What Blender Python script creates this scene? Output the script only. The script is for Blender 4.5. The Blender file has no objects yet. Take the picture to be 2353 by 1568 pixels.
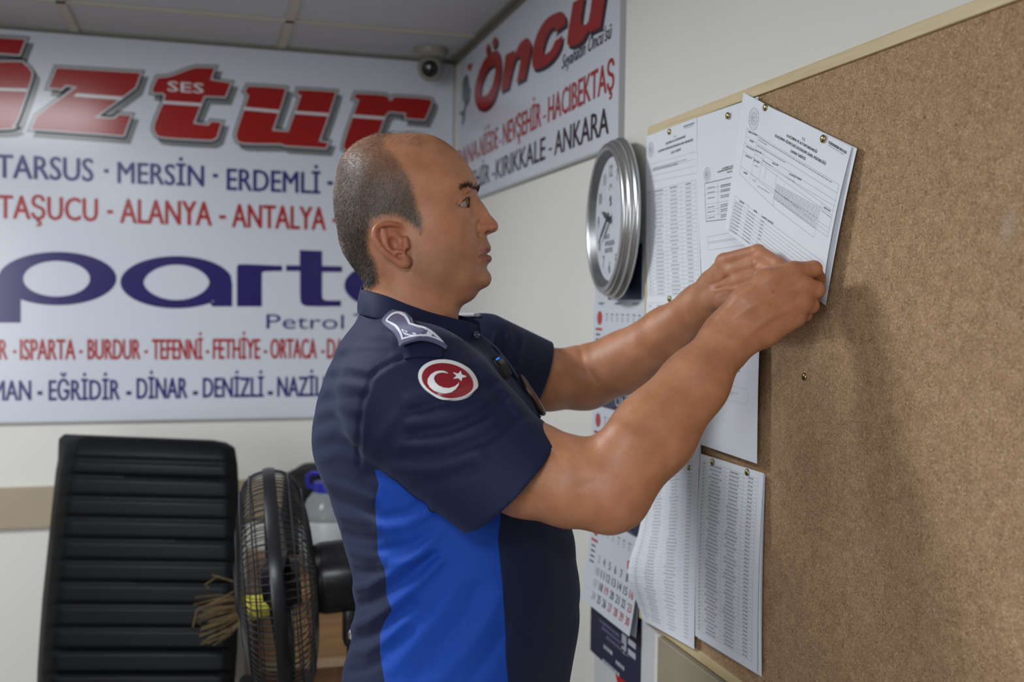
import bpy, bmesh, math, random
import numpy as np
from mathutils import Vector, Matrix

random.seed(7)
RNG = np.random.default_rng(7)
SC = bpy.context.scene
COL = SC.collection

# ------------------------------------------------------------------ camera
CAM_H = 1.50
FPX = 2420.0                      # focal length in pixels of the 2353 px wide frame
YAW, PIT, ROL = math.radians(16.285), math.radians(2.07), math.radians(0.749)
CF = np.array([math.sin(YAW)*math.cos(PIT), math.cos(YAW)*math.cos(PIT), -math.sin(PIT)])
_rt = np.cross(CF, [0, 0, 1]); _rt /= np.linalg.norm(_rt); _up = np.cross(_rt, CF)
CR = math.cos(ROL)*_rt + math.sin(ROL)*_up
CU = -math.sin(ROL)*_rt + math.cos(ROL)*_up
CO = np.array([0, 0, CAM_H])

cam_data = bpy.data.cameras.new('camera')
cam = bpy.data.objects.new('camera', cam_data)
COL.objects.link(cam)
SC.camera = cam
cam.matrix_world = Matrix(((CR[0], CU[0], -CF[0], CO[0]), (CR[1], CU[1], -CF[1], CO[1]),
                           (CR[2], CU[2], -CF[2], CO[2]), (0, 0, 0, 1)))
cam_data.sensor_width = 36.0
cam_data.lens = FPX/2353*36.0
cam_data.clip_start = 0.05
cam_data.dof.use_dof = True
cam_data.dof.focus_distance = 1.38
cam_data.dof.aperture_fstop = 4.0

# ------------------------------------------------------------------ world, lights, exposure
world = bpy.data.worlds.new('world'); SC.world = world
world.use_nodes = True
world.node_tree.nodes['Background'].inputs[0].default_value = (0.75, 0.85, 1.0, 1)
world.node_tree.nodes['Background'].inputs[1].default_value = 0.05
SC.view_settings.view_transform = 'Standard'
SC.view_settings.look = 'None'
SC.view_settings.exposure = 0.06
SC.view_settings.gamma = 1.0
SC.view_settings.use_curve_mapping = False

CEIL_Z = CAM_H + 0.7918
def area(name, x, y, sx, sy, power, col=(0.93, 0.97, 1.0)):
    l = bpy.data.lights.new(name, 'AREA'); l.shape = 'RECTANGLE'; l.size = sx; l.size_y = sy
    l.energy = power; l.color = col
    o = bpy.data.objects.new(name, l); COL.objects.link(o)
    o.location = (x, y, CEIL_Z - 0.03)
    return o
LAMPS = [(-0.70, 1.95, 31.0), (-2.10, 1.95, 10.0), (-2.10, 0.15, 8.0), (-0.55, -0.75, 33.0)]
for i, (x, y, w) in enumerate(LAMPS):
    area('ceiling_panel_lamp', x, y, 0.56, 0.56, w)
FILL = (-2.15, -2.17, 1.45, 1.5, 1.4)     # unseen window-like light added behind the camera as soft fill: centre and size
wl = area('added_soft_fill', FILL[0], FILL[1], FILL[3], FILL[4], 52.0, (0.95, 0.98, 1.0))
wl.location = (FILL[0], FILL[1]+0.02, FILL[2]); wl.rotation_euler = (math.radians(90), 0, 0)

# ------------------------------------------------------------------ geometry helpers
def ray(x, y):
    return CF + CR*(x-1176.5)/FPX + CU*(784-y)/FPX
def on_x(x, y, X):                 # the point of the plane x = X that the pixel looks at
    d = ray(x, y); return CO + d*(X/d[0])
def on_y(x, y, Y):
    d = ray(x, y); return CO + d*(Y/d[1])
def on_z(x, y, Zw):
    d = ray(x, y); return CO + d*((Zw-CAM_H)/d[2])
def at(x, y, Z):                   # the point at depth Z along the view axis
    return CO + ray(x, y)*Z
def c2w(p):                        # view-aligned metres -> world
    p = np.asarray(p, float)
    return CO + p[..., 0:1]*CR + p[..., 1:2]*CU + p[..., 2:3]*CF
def P(x, y, Z):                    # view-aligned metres
    return np.array([(x-1176.5)/FPX*Z, (784-y)/FPX*Z, Z])
def to_px(p):                      # view-aligned metres -> pixel
    return p[:, 0]/p[:, 2]*FPX+1176.5, 784-p[:, 1]/p[:, 2]*FPX
def w2c(p):
    p = np.asarray(p, float)-CO
    return np.stack([p@CR, p@CU, p@CF], -1)

# ------------------------------------------------------------------ object helpers
def tag(o, label=None, cat=None, group=None, kind=None):
    if label: o['label'] = label
    if cat: o['category'] = cat
    if group: o['group'] = group
    if kind: o['kind'] = kind
    return o
def empty(name, loc=(0, 0, 0), label=None, cat=None, group=None):
    o = bpy.data.objects.new(name, None); COL.objects.link(o)
    o.location = loc; o.empty_display_size = 0.05
    return tag(o, label, cat, group)
def mesh_obj(name, verts, faces, mat, parent=None, smooth=False, mats=None, midx=None):
    me = bpy.data.meshes.new(name)
    me.from_pydata([tuple(v) for v in verts], [], [tuple(int(i) for i in f) for f in faces])
    if mats:
        for m in mats: me.materials.append(m)
        if midx is not None: me.polygons.foreach_set('material_index', np.asarray(midx, np.int32))
    elif mat: me.materials.append(mat)
    if smooth: me.polygons.foreach_set('use_smooth', np.ones(len(me.polygons), bool))
    me.update()
    o = bpy.data.objects.new(name, me); COL.objects.link(o)
    if parent is not None: attach(o, parent)
    return o
def attach(o, parent):             # parent without moving: parents here are never rotated or scaled
    off = Vector((0, 0, 0)); p = parent
    while p is not None:
        off += Vector(p.location); p = p.parent
    o.parent = parent
    o.location = Vector(o.location) - off
def from_arrays(name, V, F, mat, parent=None, smooth=True):
    """fast mesh from an (n,3) array and an (m,4) quad array"""
    me = bpy.data.meshes.new(name)
    me.vertices.add(len(V)); me.vertices.foreach_set('co', np.asarray(V, np.float32).ravel())
    n = F.shape[1]
    me.loops.add(F.size); me.loops.foreach_set('vertex_index', F.astype(np.int32).ravel())
    me.polygons.add(len(F))
    me.polygons.foreach_set('loop_start', np.arange(0, F.size, n, dtype=np.int32))
    me.polygons.foreach_set('loop_total', np.full(len(F), n, np.int32))
    me.update(calc_edges=True); me.validate()
    if smooth: me.polygons.foreach_set('use_smooth', np.ones(len(me.polygons), bool))
    if mat: me.materials.append(mat)
    o = bpy.data.objects.new(name, me); COL.objects.link(o)
    if parent is not None: attach(o, parent)
    return o

class MB:
    """collects simple solids and links them as one mesh object"""
    def __init__(s): s.bm = bmesh.new()
    def box(s, c, size, R=None, bevel=0.0, seg=2):
        r = bmesh.ops.create_cube(s.bm, size=1.0)
        vs = r['verts']
        bmesh.ops.scale(s.bm, vec=Vector(size), verts=vs)
        if bevel > 0:
            es = list({e for v in vs for e in v.link_edges})
            b = bmesh.ops.bevel(s.bm, geom=es, offset=bevel, segments=seg, affect='EDGES', profile=0.5)
            vs = list({v for f in b['faces'] for v in f.verts} | {v for v in vs if v.is_valid})
        M = Matrix.Translation(Vector(c)) @ (R.to_4x4() if R is not None else Matrix.Identity(4))
        bmesh.ops.transform(s.bm, matrix=M, verts=vs)
        return s
    def hexa(s, p):                # eight corners: bottom loop of four, top loop of four
        v = [s.bm.verts.new(Vector(q)) for q in p]
        for f in ((3, 2, 1, 0), (4, 5, 6, 7), (0, 1, 5, 4), (1, 2, 6, 5), (2, 3, 7, 6), (3, 0, 4, 7)):
            s.bm.faces.new([v[i] for i in f])
        return s
    def tube(s, pts, r, n=8, closed=False, caps=True):
        pts = [Vector(p) for p in pts]; rs = r if hasattr(r, '__len__') else [r]*len(pts)
        rings = []; prev = None
        m = len(pts)
        for i, p in enumerate(pts):
            if closed: t = pts[(i+1) % m]-pts[i-1]
            else: t = pts[min(i+1, m-1)]-pts[max(i-1, 0)]
            t.normalize()
            if prev is None:
                a = t.orthogonal().normalized()
            else:
                a = (prev - t*prev.dot(t)).normalized()
            prev = a; b = t.cross(a)
            rings.append([s.bm.verts.new(p + a*(rs[i]*math.cos(2*math.pi*k/n)) + b*(rs[i]*math.sin(2*math.pi*k/n))) for k in range(n)])
        rng = range(m) if closed else range(m-1)
        for i in rng:
            A, B = rings[i], rings[(i+1) % m]
            sh = 0
            if closed and i == m-1:
                sh = min(range(n), key=lambda q: (A[0].co-B[q].co).length)
            for k in range(n):
                s.bm.faces.new((A[k], A[(k+1) % n], B[(k+1+sh) % n], B[(k+sh) % n]))
        if caps and not closed:
            s.bm.faces.new(rings[0][::-1]); s.bm.faces.new(rings[-1])
        return s
    def lathe(s, prof, n=32, M=None, cap0=True, cap1=True):
        """profile of (radius, height) about local Z, placed by matrix M"""
        M = M or Matrix.Identity(4); rings = []
        for r, h in prof:
            if r < 1e-6: rings.append([s.bm.verts.new(M @ Vector((0, 0, h)))])
            else: rings.append([s.bm.verts.new(M @ Vector((r*math.cos(2*math.pi*k/n), r*math.sin(2*math.pi*k/n), h))) for k in range(n)])
        for A, B in zip(rings[:-1], rings[1:]):
            if len(A) == 1 and len(B) == 1: continue
            for k in range(n):
                k2 = (k+1) % n
                if len(A) == 1: s.bm.faces.new((A[0], B[k2], B[k]))
                elif len(B) == 1: s.bm.faces.new((A[k], A[k2], B[0]))
                else: s.bm.faces.new((A[k], A[k2], B[k2], B[k]))
        if cap0 and len(rings[0]) > 1: s.bm.faces.new(rings[0][::-1])
        if cap1 and len(rings[-1]) > 1: s.bm.faces.new(rings[-1])
        return s
    def prism(s, poly, M, h):       # 2D polygon in local xy extruded along local z by h
        a = [s.bm.verts.new(M @ Vector((x, y, 0))) for x, y in poly]
        b = [s.bm.verts.new(M @ Vector((x, y, h))) for x, y in poly]
        n = len(poly)
        s.bm.faces.new(a[::-1]); s.bm.faces.new(b)
        for i in range(n): s.bm.faces.new((a[i], a[(i+1) % n], b[(i+1) % n], b[i]))
        return s
    def build(s, name, mat, parent=None, smooth=False, bevel=0.0, angle=40):
        bmesh.ops.recalc_face_normals(s.bm, faces=s.bm.faces)
        me = bpy.data.meshes.new(name); s.bm.to_mesh(me); s.bm.free()
        if mat: me.materials.append(mat)
        o = bpy.data.objects.new(name, me); COL.objects.link(o)
        if smooth:
            me.polygons.foreach_set('use_smooth', np.ones(len(me.polygons), bool))
            me.update()
            if angle < 180:
                me.set_sharp_from_angle(angle=math.radians(angle))
        if bevel:
            md = o.modifiers.new('bevel', 'BEVEL'); md.width = bevel; md.segments = 2; md.limit_method = 'ANGLE'
        if parent is not None: attach(o, parent)
        return o

def frame_mat(o, x, y, z):          # matrix from origin and three axes
    return Matrix(((x[0], y[0], z[0], o[0]), (x[1], y[1], z[1], o[1]), (x[2], y[2], z[2], o[2]), (0, 0, 0, 1)))

# ------------------------------------------------------------------ materials
def lin(c):
    return tuple(((v/255.0)/12.92 if v/255.0 <= 0.04045 else ((v/255.0+0.055)/1.055)**2.4) for v in c)
MATS = {}
def mat(name, col, rough=0.5, metal=0.0, spec=0.5, noise=None, bump=None, sheen=0.0, trans=0.0, ior=1.45, coat=0.0, emis=None):
    """noise=(scale, amount) mottles the colour, bump=(scale, strength)"""
    if name in MATS: return MATS[name]
    m = bpy.data.materials.new(name); m.use_nodes = True; MATS[name] = m
    nt = m.node_tree; b = nt.nodes['Principled BSDF']
    c = (*col, 1)
    b.inputs['Base Color'].default_value = c
    b.inputs['Roughness'].default_value = rough
    b.inputs['Metallic'].default_value = metal
    b.inputs['Specular IOR Level'].default_value = spec
    b.inputs['Transmission Weight'].default_value = trans
    b.inputs['IOR'].default_value = ior
    b.inputs['Coat Weight'].default_value = coat
    if sheen: b.inputs['Sheen Weight'].default_value = sheen
    if emis:
        b.inputs['Emission Color'].default_value = (*emis[0], 1); b.inputs['Emission Strength'].default_value = emis[1]
    tc = None
    if noise or bump:
        tc = nt.nodes.new('ShaderNodeTexCoord')
    if noise:
        n = nt.nodes.new('ShaderNodeTexNoise'); n.inputs['Scale'].default_value = noise[0]; n.inputs['Detail'].default_value = 5
        nt.links.new(tc.outputs['Object'], n.inputs['Vector'])
        mx = nt.nodes.new('ShaderNodeMix'); mx.data_type = 'RGBA'
        a = noise[1]
        mx.inputs[6].default_value = tuple(min(1, v*(1-a)) for v in col)+(1,)
        mx.inputs[7].default_value = tuple(min(1, v*(1+a)) for v in col)+(1,)
        nt.links.new(n.outputs['Fac'], mx.inputs[0]); nt.links.new(mx.outputs[2], b.inputs['Base Color'])
    if bump:
        n2 = nt.nodes.new('ShaderNodeTexNoise'); n2.inputs['Scale'].default_value = bump[0]; n2.inputs['Detail'].default_value = 3
        nt.links.new(tc.outputs['Object'], n2.inputs['Vector'])
        bp = nt.nodes.new('ShaderNodeBump'); bp.inputs['Strength'].default_value = bump[1]; bp.inputs['Distance'].default_value = 0.002
        nt.links.new(n2.outputs['Fac'], bp.inputs['Height']); nt.links.new(bp.outputs['Normal'], b.inputs['Normal'])
    return m
# ------------------------------------------------------------------ flat print: letters, lines and shapes laid on a surface
_tc = {}
def _flat(cu, shear=0.0):
    o = bpy.data.objects.new('tmp', cu)
    me = bpy.data.meshes.new_from_object(o)
    n = len(me.vertices); co = np.zeros(n*3, np.float32); me.vertices.foreach_get('co', co)
    v = co.reshape(-1, 3)[:, :2].astype(float)
    f = [tuple(p.vertices) for p in me.polygons]
    bpy.data.objects.remove(o); bpy.data.meshes.remove(me)
    return v, f
def _font_cap():
    if 'cap' not in _tc:
        v, f = _raw_text('H', 0); _tc['cap'] = v[:, 1].max()
    return _tc['cap']
def _raw_text(s, bold, res=3):
    cu = bpy.data.curves.new('tmp', 'FONT'); cu.body = s; cu.size = 1.0
    cu.resolution_u = res; cu.fill_mode = 'FRONT'; cu.offset = bold
    v, f = _flat(cu); bpy.data.curves.remove(cu)
    return v, f
def text2d(s, bold=0.0, res=3, shear=0.0):
    """letters with cap height 1, left edge at 0, baseline at 0"""
    k = (s, bold, res, shear)
    if k not in _tc:
        v, f = _raw_text(s, bold, res)
        v = v/_font_cap()
        v[:, 0] += v[:, 1]*shear
        v[:, 0] -= v[:, 0].min()
        _tc[k] = (v, f)
    return _tc[k]
def poly2d(loops, offset=0.0):
    cu = bpy.data.curves.new('tmp', 'CURVE'); cu.dimensions = '2D'; cu.fill_mode = 'BOTH'; cu.offset = offset
    for lp in loops:
        sp = cu.splines.new('POLY'); sp.points.add(len(lp)-1); sp.use_cyclic_u = True
        for q, (x, y) in zip(sp.points, lp): q.co = (x, y, 0, 1)
    v, f = _flat(cu); bpy.data.curves.remove(cu)
    return v, f
def smooth_loop(pts, sub=4, sharp=()):
    """closed Catmull-Rom through the points; indices in sharp stay corners"""
    n = len(pts); p = np.asarray(pts, float); out = []
    for i in range(n):
        p0, p1, p2, p3 = p[i-1], p[i], p[(i+1) % n], p[(i+2) % n]
        if i in sharp: p0 = p1
        if (i+1) % n in sharp: p3 = p2
        for k in range(sub):
            t = k/sub
            out.append(0.5*((2*p1)+(-p0+p2)*t+(2*p0-5*p1+4*p2-p3)*t*t+(-p0+3*p1-3*p2+p3)*t**3))
    return out
def ell(cx, cy, rx, ry, n=48, rot=0.0):
    c, s = math.cos(rot), math.sin(rot)
    return [(cx+rx*math.cos(t)*c-ry*math.sin(t)*s, cy+rx*math.cos(t)*s+ry*math.sin(t)*c) for t in np.linspace(0, 2*math.pi, n, endpoint=False)]

class Print:
    def __init__(s): s.V = []; s.F = []; s.n = 0; s.E = []
    def add(s, v, f, lift=0.0):
        v = np.asarray(v, float)
        s.V.append(v); s.E.append(np.full(len(v), lift)); s.F += [tuple(i+s.n for i in q) for q in f]; s.n += len(v); return s
    def rect(s, u0, v0, u1, v1, nu=1, nv=1):
        us = np.linspace(u0, u1, nu+1); vs = np.linspace(v0, v1, nv+1)
        g = [(a, b) for b in vs for a in us]
        f = [(j*(nu+1)+i, j*(nu+1)+i+1, (j+1)*(nu+1)+i+1, (j+1)*(nu+1)+i) for j in range(nv) for i in range(nu)]
        return s.add(g, f)
    def hline(s, u0, u1, v, w, n=12): return s.rect(u0, v-w/2, u1, v+w/2, n, 1)
    def vline(s, u, v0, v1, w, n=12): return s.rect(u-w/2, v0, u+w/2, v1, 1, n)
    def text(s, t, u, v, h, width=None, bold=0.0, res=2, center=False, shear=0.0):
        a, f = text2d(t, 0.0, res, shear); a = a.copy()
        w = a[:, 0].max()
        sx = (width/w) if width else h
        a[:, 0] *= sx; a[:, 1] *= h
        if center: a[:, 0] -= a[:, 0].max()/2
        if bold:                       # heavier strokes: overprint slightly to both sides
            b = bold*1.3*h
            for k, (dx, dy) in enumerate(((-b, 0), (b, 0), (0, b*0.4), (0, -b*0.4))): s.add(a+[u+dx, v+dy], f, k*2.5e-5)
            return s
        return s.add(a+[u, v], f)
    def build(s, S, name, m, parent=None):
        V = np.concatenate(s.V); return mesh_obj(name, S(V, np.concatenate(s.E)), s.F, m, parent)

RX = 0.7862                         # right wall
YB = 3.410                         # back wall
class Plane:
    """a flat sign: u runs to the viewer's right, v runs up; everything in metres"""
    def __init__(s, wall, off):
        s.wall, s.off = wall, off
    def px(s, x, y):
        if s.wall == 'back':
            p = on_y(x, y, YB-s.off); return np.array([p[0], p[2]])
        p = on_x(x, y, RX-s.off); return np.array([-p[1], p[2]])
    def pxs(s, pts): return [tuple(s.px(x, y)) for x, y in pts]
    def S(s, eps=0.0):
        def f(V, ex=0.0):
            V = np.asarray(V, float); n = len(V); e = np.zeros(n)+eps+ex
            if s.wall == 'back': return np.stack([V[:, 0], YB-s.off-e, V[:, 1]], 1)
            return np.stack([RX-s.off-e, -V[:, 0], V[:, 1]], 1)
        return f
    def word(s, pr, t, x0, y0, x1, y1, captop, bold=0.0, shear=0.0, res=3):
        """pixel anchors: baseline-left, baseline-right, pixel y of the cap line above baseline-left"""
        a, b, c = s.px(x0, y0), s.px(x1, y1), s.px(x0, captop)
        pr.text(t, a[0], (a[1]+b[1])/2, c[1]-a[1], width=b[0]-a[0], bold=bold, res=res, shear=shear)
# ------------------------------------------------------------------ implicit surfaces (view-aligned metres)
def smin(a, b, k):
    h = np.clip(0.5+0.5*(b-a)/k, 0, 1); return b*(1-h)+a*h-k*h*(1-h)
def smax(a, b, k): return -smin(-a, -b, k)
def sph(p, c, r): return np.linalg.norm(p-c, axis=1)-r
def cone(p, a, b, r1, r2):
    a = np.asarray(a); b = np.asarray(b); ab = b-a; t = np.clip(((p-a)@ab)/(ab@ab), 0, 1)
    return np.linalg.norm(p-(a+t[:, None]*ab), axis=1)-(r1+(r2-r1)*t)
def chain(p, pts, k=0.004):
    d = None
    for (a, ra), (b, rb) in zip(pts[:-1], pts[1:]):
        e = cone(p, a, b, ra, rb); d = e if d is None else smin(d, e, k)
    return d
def ellip(p, c, ax, r):             # ax rows are the axes
    q = (p-c)@np.asarray(ax).T; r = np.asarray(r)
    k0 = np.linalg.norm(q/r, axis=1); k1 = np.linalg.norm(q/r**2, axis=1)
    return k0*(k0-1)/np.maximum(k1, 1e-9)
def boxed(fn, lo, hi, pad=0.025):
    lo = np.asarray(lo)-pad; hi = np.asarray(hi)+pad
    def g(p):
        o = np.maximum(np.maximum(lo-p, p-hi), 0); dist = np.linalg.norm(o, axis=1)
        ins = dist <= 0
        r = dist+pad
        if ins.any(): r[ins] = fn(p[ins])
        return r
    return g

class Relief:
    """mirror-symmetric solid |z-Z0| <= sqrt(q(x,y)); q is a thin-plate fit to a traced profile (q=0)
    and to half widths given at points of the near side"""
    def __init__(s, Z0, outline, widths, extra=(), step=0.0012, smooth=0.0):
        s.Z0 = Z0
        pts = []; val = []
        for x, y in outline:
            q = P(x, y, Z0); pts.append(q[:2]); val.append(0.0)
        out = np.array(pts)
        # outside points keep q falling away from the outline
        n = len(out); area2 = sum(out[i][0]*out[(i+1) % n][1]-out[(i+1) % n][0]*out[i][1] for i in range(n))
        sg = 1 if area2 > 0 else -1
        for i in range(0, n, 2):
            t = out[(i+1) % n]-out[i-1]; nn = np.array([t[1], -t[0]])*sg; nn /= np.linalg.norm(nn)+1e-9
            pts.append(out[i]+nn*0.02); val.append(-0.0016)
        for x, y, w in widths:
            q = P(x, y, Z0-w/1000.0); pts.append(q[:2]); val.append((w/1000.0)**2)
        c = np.array(pts); v = np.array(val); N = len(c); s.c = c
        sc = 10.0
        def phi(d): return np.where(d > 1e-9, d*d*np.log(np.maximum(d, 1e-9)), 0)
        A = phi(np.linalg.norm(c[:, None]-c[None], axis=2)*sc)+np.eye(N)*smooth
        B = np.concatenate([np.ones((N, 1)), c*sc], 1)
        M = np.block([[A, B], [B.T, np.zeros((3, 3))]])
        w = np.linalg.solve(M, np.concatenate([v*1e3, np.zeros(3)]))
        s.lo = out.min(0)-0.04; s.hi = out.max(0)+0.04; s.h = step
        nx, ny = [int(math.ceil(q)) for q in (s.hi-s.lo)/step]
        gx = s.lo[0]+np.arange(nx+1)*step; gy = s.lo[1]+np.arange(ny+1)*step
        G = np.zeros((nx+1, ny+1))
        for i, x in enumerate(gx):
            g = np.stack([np.full(ny+1, x), gy], 1)
            G[i] = (phi(np.linalg.norm(g[:, None]-c[None], axis=2)*sc)@w[:N]+np.concatenate([np.ones((ny+1, 1)), g*sc], 1)@w[N:])/1e3
        s.G = G; s.Gx, s.Gy = np.gradient(G, step)
    def _s(s, A, i, j, fx, fy):
        return (A[i, j]*(1-fx)+A[i+1, j]*fx)*(1-fy)+(A[i, j+1]*(1-fx)+A[i+1, j+1]*fx)*fy
    def q(s, p):
        u = (p[:, :2]-s.lo)/s.h
        o = np.linalg.norm(np.maximum(np.maximum(s.lo-p[:, :2], p[:, :2]-s.hi), 0), axis=1)
        i = np.clip(np.floor(u).astype(int), 0, np.array(s.G.shape)-2); f = np.clip(u-i, 0, 1)
        a = (i[:, 0], i[:, 1], f[:, 0], f[:, 1])
        return s._s(s.G, *a), s._s(s.Gx, *a), s._s(s.Gy, *a), o
    def __call__(s, p):
        q, gx, gy, o = s.q(p)
        z = p[:, 2]-s.Z0
        g = z*z-q
        gr = 2*np.sqrt(z*z+0.25*(gx*gx+gy*gy)+1e-5)
        d = g/gr
        return np.where(o > 0, np.maximum(d, 0.012)+o, d)

def grad(fn, p, e=6e-4):
    k = np.array([[1, -1, -1], [-1, -1, 1], [-1, 1, -1], [1, 1, 1]], float)
    g = sum(kk[None]*fn(p+kk*e)[:, None] for kk in k)
    return g/(np.linalg.norm(g, axis=1, keepdims=True)+1e-12)
def surf(fn, lo, hi, h, B=14, newton=2, slack=1.7):
    """sparse surface nets; returns vertices (view-aligned metres) and quads"""
    lo = np.asarray(lo, float); hi = np.asarray(hi, float)
    nb = np.ceil((hi-lo)/(h*B)).astype(int)
    I = np.stack(np.meshgrid(*[np.arange(n) for n in nb], indexing='ij'), -1).reshape(-1, 3)
    cen = lo+(I+0.5)*h*B
    d = np.concatenate([fn(cen[i:i+40000]) for i in range(0, len(cen), 40000)])
    I = I[np.abs(d) < slack*h*B*0.87]
    L = np.stack(np.meshgrid(*[np.arange(B+1)]*3, indexing='ij'), -1).reshape(-1, 3)
    NN = nb*B+2
    key = lambda c: (c[:, 0]*NN[1]+c[:, 1])*NN[2]+c[:, 2]
    cv, ck, faces = [], [], []
    CH = 24
    for s0 in range(0, len(I), CH):
        blk = I[s0:s0+CH]
        pts = lo+((blk[:, None]*B+L[None])*h)
        D = fn(pts.reshape(-1, 3)).reshape(len(blk), B+1, B+1, B+1)
        neg = D < 0
        # cells
        cnt = sum(neg[:, a:B+a, b:B+b, c:B+c].astype(np.int8) for a in (0, 1) for b in (0, 1) for c in (0, 1))
        act = np.argwhere((cnt > 0) & (cnt < 8))
        if len(act) == 0: continue
        acc = np.zeros((len(act), 3)); num = np.zeros(len(act))
        b_, i_, j_, k_ = act.T
        cor = [(a, b, c) for a in (0, 1) for b in (0, 1) for c in (0, 1)]
        val = {q: D[b_, i_+q[0], j_+q[1], k_+q[2]] for q in cor}
        for q in cor:
            for ax in range(3):
                if q[ax] == 0:
                    r = list(q); r[ax] = 1; r = tuple(r)
                    va, vb = val[q], val[r]; m = (va < 0) != (vb < 0)
                    t = np.where(m, va/np.where(np.abs(va-vb) < 1e-12, 1, va-vb), 0)
                    e = np.tile(np.array(q, float), (len(act), 1)); e[:, ax] += t
                    acc += e*m[:, None]; num += m
        loc = acc/np.maximum(num, 1)[:, None]
        g = blk[b_]*B+act[:, 1:]
        cv.append(lo+(g+loc)*h); ck.append(key(g))
        # faces from lattice edges
        for ax in range(3):
            u, v = (ax+1) % 3, (ax+2) % 3
            sl0 = [slice(None), slice(0, B), slice(0, B), slice(0, B)]
            sl1 = list(sl0); sl1[ax+1] = slice(1, B+1)
            n0, n1 = neg[tuple(sl0)], neg[tuple(sl1)]
            E = np.argwhere(n0 != n1)
            if len(E) == 0: continue
            gg = blk[E[:, 0]]*B+E[:, 1:]
            flip = n1[tuple(E.T)]
            du = np.zeros(3, int); du[u] = 1; dv = np.zeros(3, int); dv[v] = 1
            ok = (gg[:, u] > 0) & (gg[:, v] > 0)
            gg = gg[ok]; flip = flip[ok]
            f = np.stack([key(gg-du-dv), key(gg-dv), key(gg), key(gg-du)], 1)
            f[flip] = f[flip][:, ::-1]
            faces.append(f)
    V = np.concatenate(cv); K = np.concatenate(ck); F = np.concatenate(faces)
    K, iu = np.unique(K, return_index=True); V = V[iu]
    idx = np.searchsorted(K, F); idx = np.clip(idx, 0, len(K)-1)
    F = idx[(K[idx] == F).all(1)]
    for _ in range(newton):
        for i in range(0, len(V), 60000):
            p = V[i:i+60000]; dd = fn(p); V[i:i+60000] = p-np.clip(dd, -h, h)[:, None]*grad(fn, p)
    return V, F
def cast(fn, px, py, z0=0.7, z1=2.2, n=90):
    """march view rays through pixels onto an implicit surface"""
    px = np.asarray(px, float); py = np.asarray(py, float)
    dirs = np.stack([(px-1176.5)/FPX, (784-py)/FPX, np.ones_like(px)], 1)
    z = np.full(len(px), z0)
    for _ in range(n):
        z = np.minimum(z+np.clip(fn(dirs*z[:, None])*0.8, -0.02, 0.05), z1)
    return dirs*z[:, None]
def segdist(X, Y, poly):
    d = np.full(X.shape, 1e9)
    for (x0, y0), (x1, y1) in zip(poly[:-1], poly[1:]):
        dx, dy = x1-x0, y1-y0; t = np.clip(((X-x0)*dx+(Y-y0)*dy)/(dx*dx+dy*dy+1e-9), 0, 1)
        d = np.minimum(d, np.hypot(X-x0-t*dx, Y-y0-t*dy))
    return d
def inpoly(X, Y, poly):
    r = np.zeros(X.shape, bool); n = len(poly)
    for i in range(n):
        x0, y0 = poly[i]; x1, y1 = poly[(i+1) % n]
        c = ((y0 > Y) != (y1 > Y)) & (X < (x1-x0)*(Y-y0)/((y1-y0) if y1 != y0 else 1e-9)+x0)
        r ^= c
    return r
def sdpoly(X, Y, poly):              # positive inside
    d = segdist(X, Y, list(poly)+[poly[0]]); return np.where(inpoly(X, Y, poly), d, -d)
def sstep(a, b, x):
    t = np.clip((x-a)/(b-a), 0, 1); return t*t*(3-2*t)
# ------------------------------------------------------------------ the person
ZH = 1.469                                     # depth of the body's middle plane
DZ = ZH-1.275
def W(x, y, w): return P(x, y, ZH-w/1000.0)    # near-side point at half width w (mm)

head_outline = [(838,668),(836,647),(826,631),(805,604),(788,574),(778,528),(771,490),(769,463),(771,428),(775,405),(781,379),(795,352),
 (815,333),(841,318),(868,310),(892,308),(914,307.5),(945,307),(975.5,308),(998.5,313.6),(1021,325),(1044,342),(1063.6,363),(1083,390),(1092,406),(1097,422),
 (1096.5,431),(1096.4,439.7),(1098.7,449),(1102,457),(1109,466),(1119.4,481),(1132,499.4),(1141,509.7),(1144.9,519),(1144.4,525.8),(1140,531.5),
 (1126,537.8),(1119.6,541),(1119.8,545.5),(1122.8,553.8),(1126.9,563),(1128.3,568.7),(1127.4,575.6),(1124,580.8),(1121.5,583),(1125,585.8),(1129,590.5),
 (1130.3,596.3),(1128.6,600.8),(1123.4,606.6),(1120.3,617),(1122.8,623.8),(1127.4,630.7),(1129.7,640),(1128.6,646.8),(1123.4,656),(1114.8,661.7),
 (1105.6,666.3),(1101,670.3),(1094,681),(1087,688),(1074.6,696),(1064,702),(1058.5,709),(1054,722),(1052,760),(1052,820),(1000,835),(900,835),(815,825),(822,760),(832,700)]
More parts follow.
